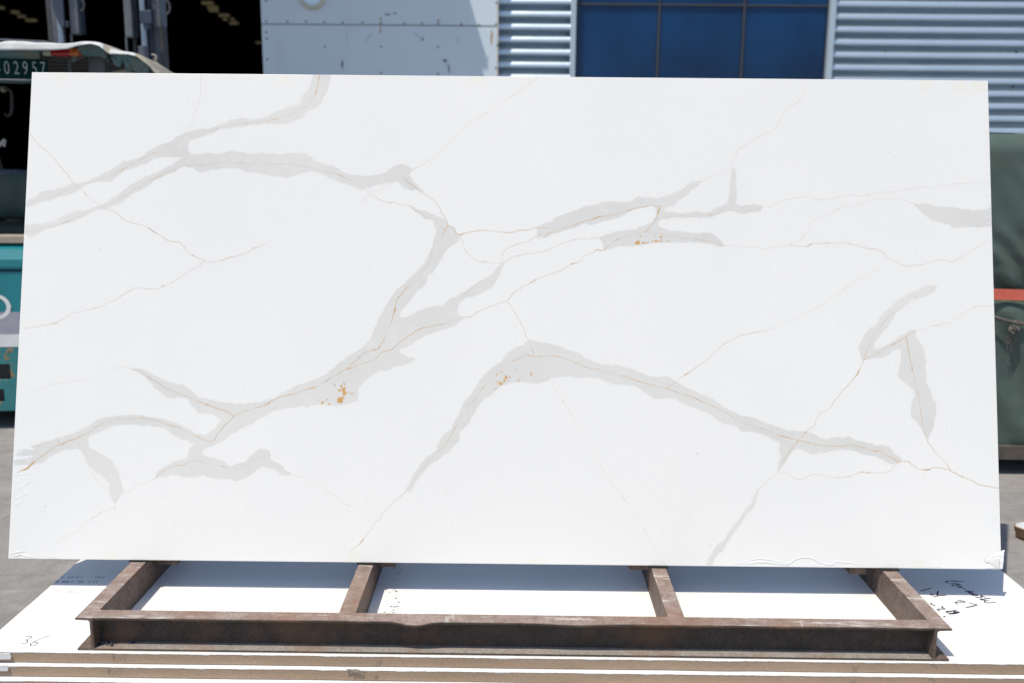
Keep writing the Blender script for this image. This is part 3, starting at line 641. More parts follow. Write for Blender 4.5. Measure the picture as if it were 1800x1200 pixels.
# gold seams: (strength, path)
GOLD = [
 (.8,'A 212 470 290 550 400 660 540 828 640 920 705 975 800 1010 880 1070 1010 1110 1100 1160 E 1040 0 1100 40 1190 95 1270 105 1330 180 1380 208 1440 235'),
 (.9,'E 1440 235 1500 242 1600 215 1730 182 1790 145 F 75 110 95 95'),
 (.56,'E 1440 235 1400 270 1330 300 1240 365 1120 425 1050 430 950 425 860 480 800 515 720 550 650 570 500 605 430 650 350 680 160 708'),
 (.85,'A 350 912 540 828 620 808 740 775 860 710 1000 635 1100 590 1220 545'),
 (.5,'A 1410 50 1412 150 1405 240 1370 310 1350 380 1320 440 1312 505 1280 525 1290 690'),
 (.8,'A 1280 525 1350 490 1450 465 1520 430 1640 395 1790 382 B 120 365 200 345 270 315 350 265 420 180'),
 (1.5,'B 420 180 435 110 450 46'),
 (.8,'A 178 1150 280 1135 420 1095 550 1050 705 975 800 940 930 865 1020 805 1160 740 1290 690 1400 682 1600 665 1790 670 B 200 678 330 688 430 710 560 740 640 775 700 810 770 850 800 880'),
 (.9,'B 800 880 740 945'), (.8,'B 800 880 860 920 940 945 975 935 990 955 1085 968 1110 990 1200 1055 1250 1065 1330 1140'),
 (.4,'B 800 880 880 850 960 800 1050 768'),
 (1.0,'B 1050 768 1060 800 1130 845 1185 888 1260 935 1300 1000 1330 1060 1345 1110 1330 1140'),
 (.6,'B 1330 1140 1310 1190 F 1260 110 1210 250 1160 320 1100 385'),
 (1.4,'F 1100 385 1040 450 990 510 970 600 945 680'), (.8,'F 945 680 900 770 895 800'),
 (.5,'B 1080 760 1085 725 1190 668 1280 600 1360 520 1450 435 1540 365 1650 300 1790 205 C 100 125 190 62'),
 (1.0,'B 1345 1110 1395 1125 1410 1160 1440 1170 1500 1152 1600 1140 1790 1155 C 30 1145 190 1120 260 1128'),
 (1.1,'C 220 1190 280 1150 400 1115 480 1085 600 1048 720 1028 840 992 950 968 1040 968'),
 (.7,'F 1440 60 1475 165 1560 235 1640 245 1735 248'), (.8,'F 1735 248 1690 310 1570 385 1460 470'), (.3,'F 1460 470 1380 530 1300 580 1190 640 1000 740 905 800'),
 (1.1,'F 895 800 850 855 770 875 700 940 640 990'), (1.1,'F 640 990 540 1050 480 1085 440 1110 240 1175 150 1198 M 80 35 0 65 L 1720 90 1650 125 1580 190 1530 250 1490 310'),
 (.7,'F 1735 248 1725 190 1760 150 1800 130 G 100 100 180 60 220 40'), (.7,'F 1735 248 1800 210 G 100 185 230 165 300 130 420 90 500 80 620 72 640 85'),
 (1.2,'F 640 990 700 975 800 940 850 915 870 885 960 850 1030 790 1140 715 1300 680 1380 655 1450 632 1510 625 1560 590'), (.8,'F 1560 590 1640 555 1760 515 1800 470'),
 (.6,'G 0 465 100 405 200 350 300 320 400 268 490 230 500 200 570 180 590 155 640 155 760 70 900 40 940 30 1100 50 1180 70 1300 82 1400 100 1490 128'),
 (.4,'G 1490 128 1600 128 1790 145 H 140 122'),
 (.7,'H 140 122 250 135 320 115 440 110 570 112 700 145 775 155 850 210 940 262 1000 270 1130 248 1200 228 1310 238 1440 155 1540 95'),
 (1.2,'C 1040 968 1015 1060 940 1150'), (.8,'C 1030 1060 1120 1040 1270 1040 1380 1035 1480 1000 1540 995 1700 1000 1760 975'),
 (.5,'D 0 975 120 930 240 902 350 920 450 918 560 890 680 892 900 865 1040 840 1190 835 1350 810 1480 812 1560 795'),
 (.5,'C 1330 800 1450 745 1545 695 1560 625 1600 565 1680 520 1770 468 D 40 440 90 360 130 290 200 245 240 210 250 160 285 90'),
 (.5,'H 140 122 220 90 255 50 285 0 D 280 1110 340 1055 440 1015 520 975 610 962 720 925 830 918 930 918 1018 950 1100 990 1220 1030 1330 1045 1560 1048'),
 (.7,'F 1765 520 1800 570 G 60 670 115 795 150 870 155 905'),
 (.8,'M 1075 635 1150 520 1250 400 1310 350 1345 310 1390 220 1470 130 1500 60 1540 0 F 1620 1100 1700 1020 1800 945 G 100 895 160 908'),
 (1.1,'G 160 908 240 898 320 908 410 935 540 985 740 1030 960 1100 1085 1130 1290 1200 N 1430 60 1580 150'), (.7,'N 1580 150 1690 192 1790 220 O 65 255'),
 (1.1,'O 65 255 215 292 330 322 440 335 590 328 700 355 800 378 915 440 950 435 990 450 1060 500 1120 500 1170 485 1285 508 1380 560 1480 600 1550 620 1625 630'),
 (.5,'G 160 908 185 915 240 1045 290 1110 N 350 0 440 150 550 320 620 465 700 590 820 745 930 920 1020 1090 1070 1165'),
 (.6,'G 1085 1130 1150 1085 1270 1000 1380 920 1490 820 1600 760 1790 725'), (.4,'H 0 720 140 655 340 565 480 470 620 370 800 280'),
 (.4,'H 1190 428 1040 500 880 600'), (.9,'H 880 600 790 690 720 800 672 930 630 1030 560 1110 480 1198 O 440 65 360 110 330 180 270 235 215 292 130 400 70 515 0 580 N 1735 640'),
 (.9,'H 672 930 760 885 860 830 970 770 1045 722'), (.5,'H 1045 722 1160 692 1280 670 1390 590 1480 552 1590 545'),
 (1.0,'H 972 770 1000 930 1030 1050 1060 1198 O 1085 180 1120 300 1180 380 1240 440 1285 508'),
 (.6,'O 70 515 140 530 220 570 310 535 370 532 440 560'), (.9,'O 440 560 560 550 650 520 800 522 860 510 915 440'),
 (.4,'N 1690 740 1510 995 1440 1070'),
 (1.2,'L 95 540 180 498 240 450 290 410 370 350 430 325 520 285 630 230 740 160'), (1.0,'L 740 160 850 145 990 138 1100 150 1180 185 1270 210 1350 255 1490 305'),
 (1.2,'L 410 290 420 325'),
 (.5,'L 540 285 590 400 640 510 690 580 770 640 835 690'), (.8,'L 835 690 805 745 810 765 720 795 630 850'), (.4,'L 630 850 560 920 460 975 390 1020'),
 (.5,'L 860 660 905 660 960 615 1090 565'), (1.3,'L 1090 560 1115 530 1200 482 1310 458'), (.7,'L 1310 458 1390 435 1500 465 1680 495 1790 430 M 40 415 60 425'),
 (.3,'M 250 530 310 550 450 610 560 690 640 745 740 785 830 860'),
 (.7,'M 1075 635 1040 670 890 800 880 840 835 870 800 930 740 1010 680 1060 655 1100 650 1140'),
 (.4,'E 200 1165 370 1100 560 1070 700 1030 830 985 880 970 925 990'), (1.0,'E 925 990 960 1000 1140 1110 1250 1165 1320 1190 L 1410 28 1500 60 1600 95 1650 125')]
for i, (st, sp) in enumerate(GOLD):
    P = jag(tr(sp), 3.0, 1.7, False, i*3.3+50); w = .00007+i*.0000005; mb = MB(); v = []
    for k, p in enumerate(P):
        d = P[min(k+1, len(P)-1)]-P[max(k-1, 0)]; d = d.normalized() if d.length > 0 else Vector((1,0)); n_ = Vector((-d.y, d.x))
        hw = (.30+.50*st)*(.55+.55*abs(fbm(p.x*.12, p.y*.12, i, 3))+ (1.0 if fbm(p.x*.05, p.y*.05, i+9, 2) > .42 else 0))
        v += [S(*(p-n_*hw), w), S(*(p+n_*hw), w)]
    mb.add(v, [(2*k, 2*k+1, 2*k+3, 2*k+2) for k in range(len(P)-1)])
    mb.build('gold_vein', M['gold_strong'] if st > .95 else M['gold'] if st > .55 else M['gold_faint'], slab)
mb = MB()
FL = [(604.8,685,3.6,5.2),(605.5,691,3.2,3.4),(597.5,703,5.0,5.4),(596,685.5,2,2),(600,685,3,.9),(606,675,1.4,1.6),(587.7,676,1,2.5),(616.4,691.3,1.2,1.8),(620.7,691,1.6,1),(567.5,706.6,2,1.6),(566,709,1,2),(578,710,2.6,1.2),(574.6,701.7,1.6,1.4),(603.6,698,1.5,3),(559,703,1,.7),
      (890,662.5,2.8,3.4),(881,674,3.8,2.6),(886,668,1.8,3),(878,671,2,1.2),(873.7,657.5,1.4,1.2),(872.5,670,1,1),(882,654,1,1),(872,681,.8,1.5),(869,685,1,.8),(933.7,657.5,1,3.4),(902.5,634,1,1.4),(907.5,649,1,1.2),(912.5,667.5,1,2),(910,670,2.4,.6),
      (1120,427.4,4.4,3),(1131,427,3,1.8),(1137,427.6,2.4,.8),(1154,424,3.6,1.5),(1162.5,416.5,2.5,1.6),(1126,415.7,1.4,1.2),(1146,424,1.4,1.3),(1163,423.4,.9,1.8),(1174,424,1.5,1),(1150,414,.8,.8)]
rf = random.Random(5)
for (x, y, a, b) in list(FL):
    for k in range(2): FL.append((x+rf.gauss(0, 1.1)*a, y+rf.gauss(0, 1.1)*b, a*rf.uniform(.2,.6), b*rf.uniform(.2,.6)))
for i, (x, y, a, b) in enumerate(FL):
    n = 20; mb.add([S(x+a*cos(2*pi*k/n)*(1+.75*fbm(cos(2*pi*k/n)*1.6, sin(2*pi*k/n)*1.6, i*3.7)), y+b*sin(2*pi*k/n)*(1+.75*fbm(cos(2*pi*k/n)*1.6, sin(2*pi*k/n)*1.6, i*3.7+30)), .00012+i*.0000005) for k in range(n)], [tuple(range(n))])
o = mb.build('gold_flecks', M['fleck'], slab); tag(o, kind='stuff')
# faint yellowed tape squares along the edges
for i, (x0, y0, x1, y1) in enumerate([(1617,141,1641,157),(1675,141.5,1698,157),(1708,142,1733,161),(490,133,514,148),(828,136,853,150),(100,130,121,143),(180,966,205,983.5),(611,968,632,988),(930,980,955,991.5),(1605,983,1628,996)]):
    mb = MB(); mb.add([S(x0, y0, .00015), S(x1, y0, .00015), S(x1, y1, .00015), S(x0, y1, .00015)], [(0,1,2,3)]); mb.build('tape_square', M['tape'], slab)
# loose protective film: raised creases along the edges
def crease(pts, hgt, wid, mat='film'):
    P = jag(pts, 3, 1.2, False, pts[0][0]); v = []; n = len(P); mb = MB()
    for k, p in enumerate(P):
        d = P[min(k+1, n-1)]-P[max(k-1, 0)]; d = d.normalized() if d.length > 0 else Vector((1,0)); nn = Vector((-d.y, d.x)); e = sin(pi*min(1, k/(n-1)))**.5 if 0 < k < n-1 else 0
        ww = wid*(.5+.7*abs(fbm(p.x*.05, p.y*.05, 3)))
        for (u, h) in ((-1, .0), (-.5, .45), (0, 1), (.35, .6), (.8, 0)):
            q_ = p+nn*ww*u; v.append(S(q_.x, q_.y, .0002+.42*hgt*h*e*(.6+.6*abs(fbm(p.x*.08, 1)))))
    mb.add(v, [(5*k+j, 5*k+j+1, 5*k+j+6, 5*k+j+5) for k in range(n-1) for j in range(4)])
    mb.build('film_crease', M[mat], slab, smooth=True)
crease(tr('N 1560 1166 1650 1148 1720 1128 1790 1130 O 60 1140 150 1160 190 1132 250 1114 300 1120 360 1150 450 1172 480 1147 600 1157 650 1167 672 1182'), .006, 2.2)
crease(tr('N 1640 1162 1760 1148 O 20 1155 100 1160 150 1168'), .007, 3.6)
crease(tr('O 0 1148 80 1160 140 1172'), .005, 3.0)
crease(tr('L 90 1112 150 1096 200 1110 250 1126'), .006, 2.0); crease(tr('L 320 1124 370 1110 430 1130'), .004, 1.6)
crease(tr('L 75 1100 110 1080 180 1070'), .004, 3.0, 'film_yellow')
crease(tr('O 1100 1186 1160 1176 1220 1186'), .003, 1.5)
for sp in ('L 92 412 160 415 230 408', 'L 92 430 150 422 200 428', 'L 96 356 170 352 240 358', 'L 90 540 150 528 215 522', 'L 90 660 150 620 230 570', 'L 84 720 140 690 200 655', 'L 88 760 120 735 160 715'):
    crease(tr(sp), .0010, 3.2)
for sp in ('O 1530 830 1545 880 1565 900', 'O 1580 930 1575 880 1610 830'): crease(tr(sp), .0008, 1.8)
for i in range(16):
    y = 200+i*13+random.uniform(-4, 4); x = 1738+(y-141)*.0268; crease([(x-random.uniform(6,13), y), (x-4, y+1), (x-.5, y+.5)], .0007, 1.3)
# film flap hanging off the lower right corner
def flap(u, v):
    px = 1761.5-(1-u)*(30*(.55+.45*v)+5*fbm(v*4, 3)); py = 965+9*(1-u)*(1-v)+34*v; w = .0006+.007*u*u*(1-v*.5)*(1+.5*fbm(u*3, v*4)) + .0016*abs(fbm(u*6, v*6, 2))*u
    d = ray(px, py); t = (SB-O).dot(ez)/d.dot(ez); p = SM @ (O+d*t); return Vector((p.x+.004*u*u*(1-v), max(p.y, -.002), w))
sheet('film_flap', 16, 16, flap, M['film'], slab, .0003)
def flap2(u, v):
    px = 1729+4*fbm(v*3, 8)+26*u; py = 979+3*fbm(u*3, 5)+(3+16*u)*v+1.5; d = ray(px, py); t = (SB-O).dot(ez)/d.dot(ez); p = SM @ (O+d*t)
    return Vector((p.x, max(p.y, -.002), .0012+.0085*u*u*(1-v)+.0008*fbm(u*4, v*4, 7)+.002*u))
sheet('film_flap', 14, 14, flap2, M['film_yellow'], slab, .0003)
mb = MB()
for i, (x, y, r) in enumerate([(174.5,438,1.0),(1564,268.5,.9),(1608,521,1.1),(1225.5,797,.9),(1249,958.5,.9),(80,890,1.0),(365,969,.8),(123,834,.9),(1226,797,.8),(1041.5,905,.6),(645,880,.7)]):
    mb.add([S(x+r*cos(a), y+r*sin(a), .00014) for a in (0,1,2.1,3.2,4.3,5.3)], [(0,1,2,3,4,5)])
o = mb.build('dirt_specks', M['ink_grey'], slab); tag(o, kind='stuff')

# ------------------------------------------------------------ forklift (seen from behind)
FKX, FKY, FKA = -3.02, 4.9, radians(6.5)
fk = thing('forklift', 'teal forklift seen from behind, canvas over its roof guard', 'forklift', (FKX, FKY, 0), FKA)
bpy.context.view_layer.update()
FI = (Matrix.Translation((FKX, FKY, 0)) @ Matrix.Rotation(FKA, 4, 'Z')).inverted()
def K(px, py, y): return FI @ ony(px, py, y)          # pixel at a given depth -> forklift coordinates
def zk(py, y=4.9): return ony(20, py, y).z
# counterweight
z0, zt_, zse, zg, zw, zl = zk(722), zk(430), zk(477), zk(550), zk(590), zk(613)
mb = MB(); hw = .66
prof = [(-hw, 0, zse+.004), (-hw, .0, zt_-.085), (-hw, .03, zt_-.03), (-hw, .10, zt_), (-hw, .62, zt_), (-hw, .62, zse+.004)]
mb.prism(prof, (0,0,0), (2*hw,0,0)); cw = mb.build('counterweight', M['teal'], fk, .02, seg=3)
mb = MB(); mb.box((-hw, .012, zl+.003), (hw, .70, zse-.004)); mb.build('counterweight_body', M['teal'], cw, .008)
mb = MB(); mb.box((-hw+.01, .03, z0+.02), (hw-.01, .70, zse)); mb.build('counterweight_core', M['black'], cw)
# lower casting built round its two rows of slots
low = MB()
cx = [K(-160, 655, 4.9).x, K(17.5, 655, 4.9).x]; za, zb_ = zk(668), zk(640)
cx2 = [K(-100, 695, 4.9).x, K(7.5, 695, 4.9).x]; zc_, zd = zk(707), zk(684)
low.box((-hw, -.01, z0), (hw, .14, zc_)); low.box((-hw, -.01, zc_), (cx2[0], .14, zd)); low.box((cx2[1], -.01, zc_), (hw, .14, zd))
low.box((-hw, -.01, zd), (hw, .14, za)); low.box((-hw, -.01, za), (cx[0], .14, zb_)); low.box((cx[1], -.01, za), (hw, .14, zb_)); low.box((-hw, -.01, zb_), (hw, .14, zl))
low.build('counterweight_foot', M['teal_rust'], cw)
mb = MB(); mb.box((-hw+.005, .009, zw), (hw-.005, .0118, zg)); mb.build('grey_stripe', M['decal_grey'], cw)
mb = MB(); mb.box((-hw+.005, .004, zl+.006), (hw-.005, .0117, zw)); mb.build('white_stripe', M['decal_white'], cw)
c0 = K(-12, 540, 4.9); rr_ = [K(15, 540, 4.9).x-c0.x, K(7.5, 540, 4.9).x-c0.x]; mb = MB(); v = []
for k in range(33):
    a = 2*pi*k/32
    for r in rr_: v.append((c0.x+r*cos(a), .0085, c0.z+r*.85*sin(a)))
mb.add(v, [(2*k, 2*k+1, 2*k+3, 2*k+2) for k in range(32)]); mb.build('ring_emblem', M['decal_white'], cw)
# plank lying on the counterweight
p0 = K(10, 427, 4.98); plk = thing('plank', 'dusty tan board lying on top of the forklift counterweight', 'board', ony(10, 427, 5.03), FKA)
mb = MB(); mb.box((-.62, -.06, -.004), (.46, .10, .036)); mb.build('board', M['plank'], plk, .003)
plk.location.z = zt_ + .005
# hood, seat, cab floor
mb = MB(); mb.box((-.55, .62, .30), (.55, 1.35, zt_-.06)); mb.build('engine_hood', M['black'], fk, .03)
zs0, zs1 = ony(20, 386, 5.62).z, ony(20, 298, 5.62).z
def seatf(u, v):
    a = u*2-1; x = -.36+.80*u; t = v*2*pi
    yy = .72 + .085*cos(t)*(1-.3*abs(a)**6); zz = (zs0+zs1)/2 + (zs1-zs0)/2*(abs(sin(t))**.7)*(1 if sin(t) > 0 else -1)*(1-.12*abs(a)**5)
    return Vector((x, yy + .010*fbm(x*9, zz*9), zz + .006*fbm(x*6, 2)))
seat = sheet('seat_back', 26, 28, seatf, [M['seat'], M['seat_top']], fk)
for p in seat.data.polygons:
    if p.normal.z > .6: p.material_index = 1  # upward faces take a paler, bluer tone
mb = MB(); mb.box((-.25, .78, zs0-.12), (.25, 1.25, zs0-.02)); mb.build('seat_cushion', M['seat'], fk, .03)
mb = MB(); mb.box((-.60, 1.35, .28), (.60, 2.0, .36)); mb.build('cab_floor', M['black'], fk)
mb = MB(); mb.box((-.55, 1.80, .36), (.55, 2.0, 1.12)); mb.build('cowl', M['black'], fk, .03)
mb = MB(); mb.tube([(-.05, 1.82, 1.0), (-.05, 1.60, 1.22)], .02, 8); st_c = Vector((-.05, 1.58, 1.24))
mb.build('steering_column', M['black'], fk)
mb = MB(); ring = [st_c + Vector((.17*cos(a), .17*sin(a)*.5, .17*sin(a)*.85)) for a in [2*pi*k/24 for k in range(25)]]; mb.tube(ring, .014, 8); mb.build('steering_wheel', M['black'], fk)
# lever with a pale grip, mirror loop
a, b = K(-14, 268, 6.2), K(9, 246, 6.2); mb = MB(); mb.tube([a, b], [.008, .013], 8); mb.tube([b, K(7, 258, 6.2)], .008, 6); mb.build('lever', M['cover'], fk)
loop = [(3,157),(12,155),(19,160),(21,172),(21,190),(19,201),(14,205),(9,200)]
mb = MB(); mb.tube([K(x, y, 6.55) for x, y in loop], .010, 8); mb.build('mirror_bracket', M['dkgrey'], fk)
mb = MB(); mb.tube([K(3, 157, 6.55), K(9, 157, 6.55)], .022, 8); mb.build('mirror_clamp', M['cover_cream'], fk)
# overhead guard
GZ = ony(100, 92, 5.15).z
pr = K(172, 110, 5.22)
for s_ in (-1, 1):
    x = pr.x*s_
    mb = MB(); mb.box((x-.045, pr.y-.03, .95), (x+.045, pr.y+.03, GZ+.05)); mb.build('rear_post', M['mast'] if s_ > 0 else M['dkgrey'], fk, .006)
    mb = MB(); mb.tube([(x*.86, 1.95, 1.0), (x*.92, 1.62, GZ)], .032, 8); mb.build('front_post', M['dkgrey'], fk)
    mb = MB(); mb.box((x-.03, pr.y+.03, GZ-.03), (x+.03, 1.75, GZ+.03)); mb.build('roof_rail', M['dkgrey'], fk, .004)
for k in range(7):
    y = .42+k*.20; mb = MB(); mb.box((-abs(pr.x)+.031, y, GZ-.02), (abs(pr.x)-.031, y+.035, GZ+.015)); mb.build('roof_bar', M['dkgrey'], fk, .003)
# number board under the roof edge
pa, pb = K(-95, 104, 4.98), K(84, 140, 4.98); by = K(40, 120, 4.98).y
zA, zB = K(40, 104, 4.98).z, K(40, 139, 4.98).z
mb = MB(); mb.box((pa.x, by, zB), (pb.x, by+.008, zA)); pl = mb.build('number_board', M['plate'], fk, .002)
mb = MB(); mb.box((pa.x, by-.004, zB-.008), (pb.x, by+.010, zB-.001)); mb.build('board_rail', M['plate_text'], pl)
def text(txt, x, z, hgt, y, mat, parent, sx=.62):
    cu = bpy.data.curves.new('lettering', 'FONT'); cu.body = txt; cu.size = hgt*1.38; cu.extrude = .0006; cu.align_x = 'CENTER'
    to = bpy.data.objects.new('lettering', cu); COL.objects.link(to); bpy.context.view_layer.update()
    me = bpy.data.meshes.new_from_object(to.evaluated_get(bpy.context.evaluated_depsgraph_get()))
    bpy.data.objects.remove(to); o = bpy.data.objects.new('lettering', me); me.materials.append(mat); link(o, parent)
    o.location = (x, y, z); o.rotation_euler = (pi/2, 0, 0); o.scale = (sx, 1, 1); return o
chz = K(30, 131, 4.98).z; chh = K(30, 107, 4.98).z-chz
for ch, px in (('-', 0), ('0', 13.5), ('2', 29.5), ('9', 44.5), ('5', 60), ('7', 74)):
    text(ch, K(px, 120, 4.98).x, chz, chh, by-.002, M['plate_text'], pl)
# rear lamp cluster
yl = K(100, 92, 5.0).y
for (x0, x1, m_, nm) in ((75, 88.5, 'lens_clear', 'reversing_lamp'), (89, 120, 'lens_red', 'tail_lamp'), (120.5, 136, 'lens_amber', 'indicator_lamp')):
    a, b = K(x0, 98, 5.0), K(x1, 84, 5.0); mb = MB(); mb.box((a.x, yl, a.z), (b.x, yl+.05, b.z)); mb.build(nm, M[m_], fk, .006)
a, b = K(70, 101, 5.0), K(140, 84, 5.0); mb = MB(); mb.box((a.x, yl+.052, a.z), (b.x, yl+.07, b.z+.01)); mb.build('lamp_bracket', M['dkgrey'], fk)
a, b = K(72, 90, 5.0), K(78, 118, 5.0); mb = MB(); mb.box((a.x, yl+.02, b.z), (b.x, yl+.05, a.z)); mb.build('lamp_stay', M['dkgrey'], fk)
a, b = K(113, 98, 5.02), K(120, 130, 5.02); mb = MB(); mb.box((a.x, yl+.06, b.z), (b.x, yl+.09, a.z)); mb.build('lamp_stay', M['dkgrey'], fk)
# canvas cover over the guard: profile of its rear hem, carried forward over the roof
topl = [(-330,72),(-200,70),(-60,71),(0,74),(70,75),(110,74.5),(140,72),(165,73),(178,76),(190,84),(205,88),(225,91),(240,95),(252,103),(262,113),(272,125),(281,131)]
lowl = [(-330,92),(-200,91),(-60,90),(0,88),(60,88.5),(95,88),(118,86),(138,80.5),(160,77),(174,81),(190,95),(205,95),(225,95.5),(240,99),(252,108),(262,116),(272,129),(281,133)]
def interp(L, x):
    for (a, b) in zip(L[:-1], L[1:]):
        if a[0] <= x <= b[0]:
            t = (x-a[0])/(b[0]-a[0]); return a[1]+(b[1]-a[1])*t
    return L[-1][1] if x > L[-1][0] else L[0][1]
def cover(u, v):
    px = -330+611*u
    if v < .12:
        t = v/.12; pt = K(px, interp(lowl, px)*(1-t)+interp(topl, px)*t, 4.93); pt.y += .01*t; pt.y += .008*fbm(px*.03, v*3)
        return pt
    t = (v-.12)/.88; pt = K(px, interp(topl, px), 4.93)
    return Vector((pt.x*(1-.06*t), pt.y+.01+1.75*t, pt.z + .02*sin(min(1, t*4)*pi*.5) - .05*t + .012*fbm(px*.012, t*4) - .02*t*t))
cv = sheet('canvas_cover', 110, 34, cover, [M['cover'], M['cover_under'], M['cover_cream'], M['cover_under']], fk, .004, off=1)
for i_, p in enumerate(cv.data.polygons):
    if (i_ % 109)/109*611-330 > 231 or (178 < (i_ % 109)/109*611-330 < 191): p.material_index = 2
# torn teal lining hanging under the cover's corner and along the hem
def lining(u, v):
    px = 193+69*u; top = interp(lowl, px)-1.5; ph = [(193,98),(200,112),(206,118),(212,117),(217,108),(221,122),(225,131),(231,121),(238,128),(246,134),(262,134)]
    py = top + (interp(ph, px)-top)*v; pt = K(px, py, 4.96+.04*v); pt.y += .02*fbm(u*5, v*3); return pt
sheet('torn_lining', 40, 12, lining, M['cover_under'], fk, .003)
def lining2(u, v):
    px = -330+400*u; top = 87.5; bot = 104+2.5*sin(u*9)+3*fbm(u*6, 1); py = top+(bot-top)*v; pt = K(px, py, 4.97+.03*v); pt.y += .012*fbm(u*9, v*2); return pt
sheet('torn_lining', 60, 8, lining2, M['cover_under'], fk, .003)
def lining3(u, v):
    P0 = [(138,82),(150,80),(164,78),(176,84),(188,96)]; P1 = [(122,112),(140,104),(156,98),(180,100),(192,110)]
    i = min(3, int(u*4)); t = u*4-i; a = Vector(P0[i]).lerp(Vector(P0[i+1]), t); b = Vector(P1[i]).lerp(Vector(P1[i+1]), t); q_ = a.lerp(b, v)
    pt = K(q_.x, q_.y, 4.99+.10*v); pt.y += .015*fbm(u*6, v*3, 4); return pt
sheet('torn_lining', 30, 12, lining3, M['cover_under'], fk, .003)
mb = MB(); mb.tube([K(186, 105, 5.0), K(194, 95, 4.95)], .004, 5); mb.build('green_cord', M['plate'], fk)
mb = MB(); mb.tube([K(-60, 69.5, 5.5), K(0, 70, 5.5), K(85, 74, 5.5)], .006, 6); mb.build('wiper_rail', M['seat_top'], fk)
def canvas_fold(u, v):
    px = 193+40*u; pt = K(px, 128-5*sin(u*pi*.8)+8*v, 5.2); return pt
sheet('canvas_fold', 12, 4, canvas_fold, M['cover_cream'], fk, .004)
# mast at the far end
YM = 7.1
def col(name, px0, px1, py0, py1, y, m_, depth=.08, bev=.004, parent=fk):
    a, b = K(px0, (py0+py1)/2, y), K(px1, (py0+py1)/2, y); zt2 = 3.75 if py0 <= 0 else K((px0+px1)/2, py0, y).z; zb2 = .12 if py1 >= 200 else K((px0+px1)/2, py1, y).z
    mb = MB(); mb.box((a.x, a.y, zb2), (b.x, a.y+depth, zt2)); return mb.build(name, M[m_], parent, bev)
def rod(name, px, py0, py1, rpx, y, m_):
    a = K(px, (py0+py1)/2, y); r = rpx/FPX*y; zt2 = 3.7 if py0 <= 0 else K(px, py0, y).z; zb2 = .15 if py1 >= 200 else K(px, py1, y).z
    mb = MB(); mb.tube([(a.x, a.y, zb2), (a.x, a.y, zt2)], r, 14); return mb.build(name, M[m_], fk, smooth=False)
for (sgn, parts) in ((1, dict(inner=(218, 231.5, 66), inner_side=(231.5, 236), outer=(267, 284), edge=(284.2, 292), cyl=259, plate=(267.5, 281), cyltop=82)), (-1, dict(inner=(122, 137, 60), inner_side=(137, 142), outer=(100, 112), edge=(92, 99.8), cyl=115, plate=(88, 106), cyltop=90))):
    d = parts
    col('mast_inner_rail', d['inner'][0], d['inner'][1], 0, d['inner'][2], YM-.10, 'mast', .07, .008)
    col('mast_inner_flange', d['inner_side'][0], d['inner_side'][1], 0, d['inner'][2]-2, YM-.06, 'navy', .09)
    rod('guide_rod', (d['inner'][0]+d['inner'][1])/2+5*(1 if sgn > 0 else 1), d['inner'][2], 300, 2.0, YM-.05, 'mast')
    col('mast_outer_rail', d['outer'][0], d['outer'][1], 0, 300, YM+.02, 'navy' if sgn > 0 else 'mast', .12)
    col('mast_edge_strip', d['edge'][0], d['edge'][1], 0, 300, YM+.03, 'dkgrey', .12)
    rod('cylinder_rod', d['cyl'], 0, 300, 5.4, YM-.09, 'chrome'); rod('lift_cylinder', d['cyl'], d['cyltop'], 300, 8.4, YM-.09, 'mast')
    rod('cylinder_gland', d['cyl'], 38 if sgn < 0 else 42, 48 if sgn < 0 else 52, 7, YM-.09, 'mast' if sgn < 0 else 'navy')
a = K(250, 20, YM-.04); col('chain', 238, 244, 0, 300, YM-.02, 'black', .03)
col('mast_bracket_plate', 267.5, 281, 0, 48, YM-.055, 'mast', .02); col('mast_bracket', 245, 265.5, 18, 41.5, YM-.13, 'navy', .08)
for py in (3, 18): p = K(271, py, YM-.06); mb = MB(); mb.tube([(p.x, p.y-.004, p.z), (p.x, p.y+.006, p.z)], .009, 8); mb.build('bolt_hole', M['black'], fk)
mb = MB(); P = [K(89,0,YM-.15), K(112,0,YM-.15), K(113,48,YM-.15), K(104,44,YM-.15), K(92,12,YM-.15)]; n = len(P)
up = Vector((0,0,.5)); P = [P[0]+up, P[1]+up, P[2], P[3], P[4]]
mb.add([*P, *[p+Vector((0,.03,0)) for p in P]], [tuple(range(n)), tuple(range(2*n-1,n-1,-1))]+[(i,(i+1)%n,n+(i+1)%n,n+i) for i in range(n)]); mb.build('slanted_bracket', M['navy'], fk)
mb = MB(); P = [K(276,0,YM-.07), K(291,0,YM-.07), K(293,46,YM-.07), K(289,50,YM-.07), K(281,30,YM-.07)]; P[0] += up; P[1] += up
mb.add([*P, *[p+Vector((0,.02,0)) for p in P]], [tuple(range(n)), tuple(range(2*n-1,n-1,-1))]+[(i,(i+1)%n,n+(i+1)%n,n+i) for i in range(n)]); mb.build('curved_bracket', M['navy'], fk)
for (cx_, cy_, r_) in ((293, 14, 7), (143, 10, 6)):
    mb = MB(); mb.tube([K(cx_+r_*cos(a)*.8, cy_+r_*sin(a)*1.6, YM-.12) for a in [pi*1.5+pi*k/10 for k in range(11)]], .008, 6); mb.build('hose', M['dkgrey'], fk)
mb = MB(); mb.tube([K(x, y, YM-.2) for x, y in ((267,96.5),(272,97),(275,101),(274,104),(270,105))]+[K(275,106,YM-.2), K(273,112,YM-.2), K(271,124,YM-.2)], .008, 6); mb.build('hook', M['cover_cream'], fk)
xm0, xm1 = K(95, 60, YM).x, K(290, 60, YM).x
for z in (.35, 3.45): mb = MB(); mb.box((xm0, K(190,60,YM).y+.05, z), (xm1, K(190,60,YM).y+.11, z+.14)); mb.build('mast_crossbar', M['navy'], fk, .004)
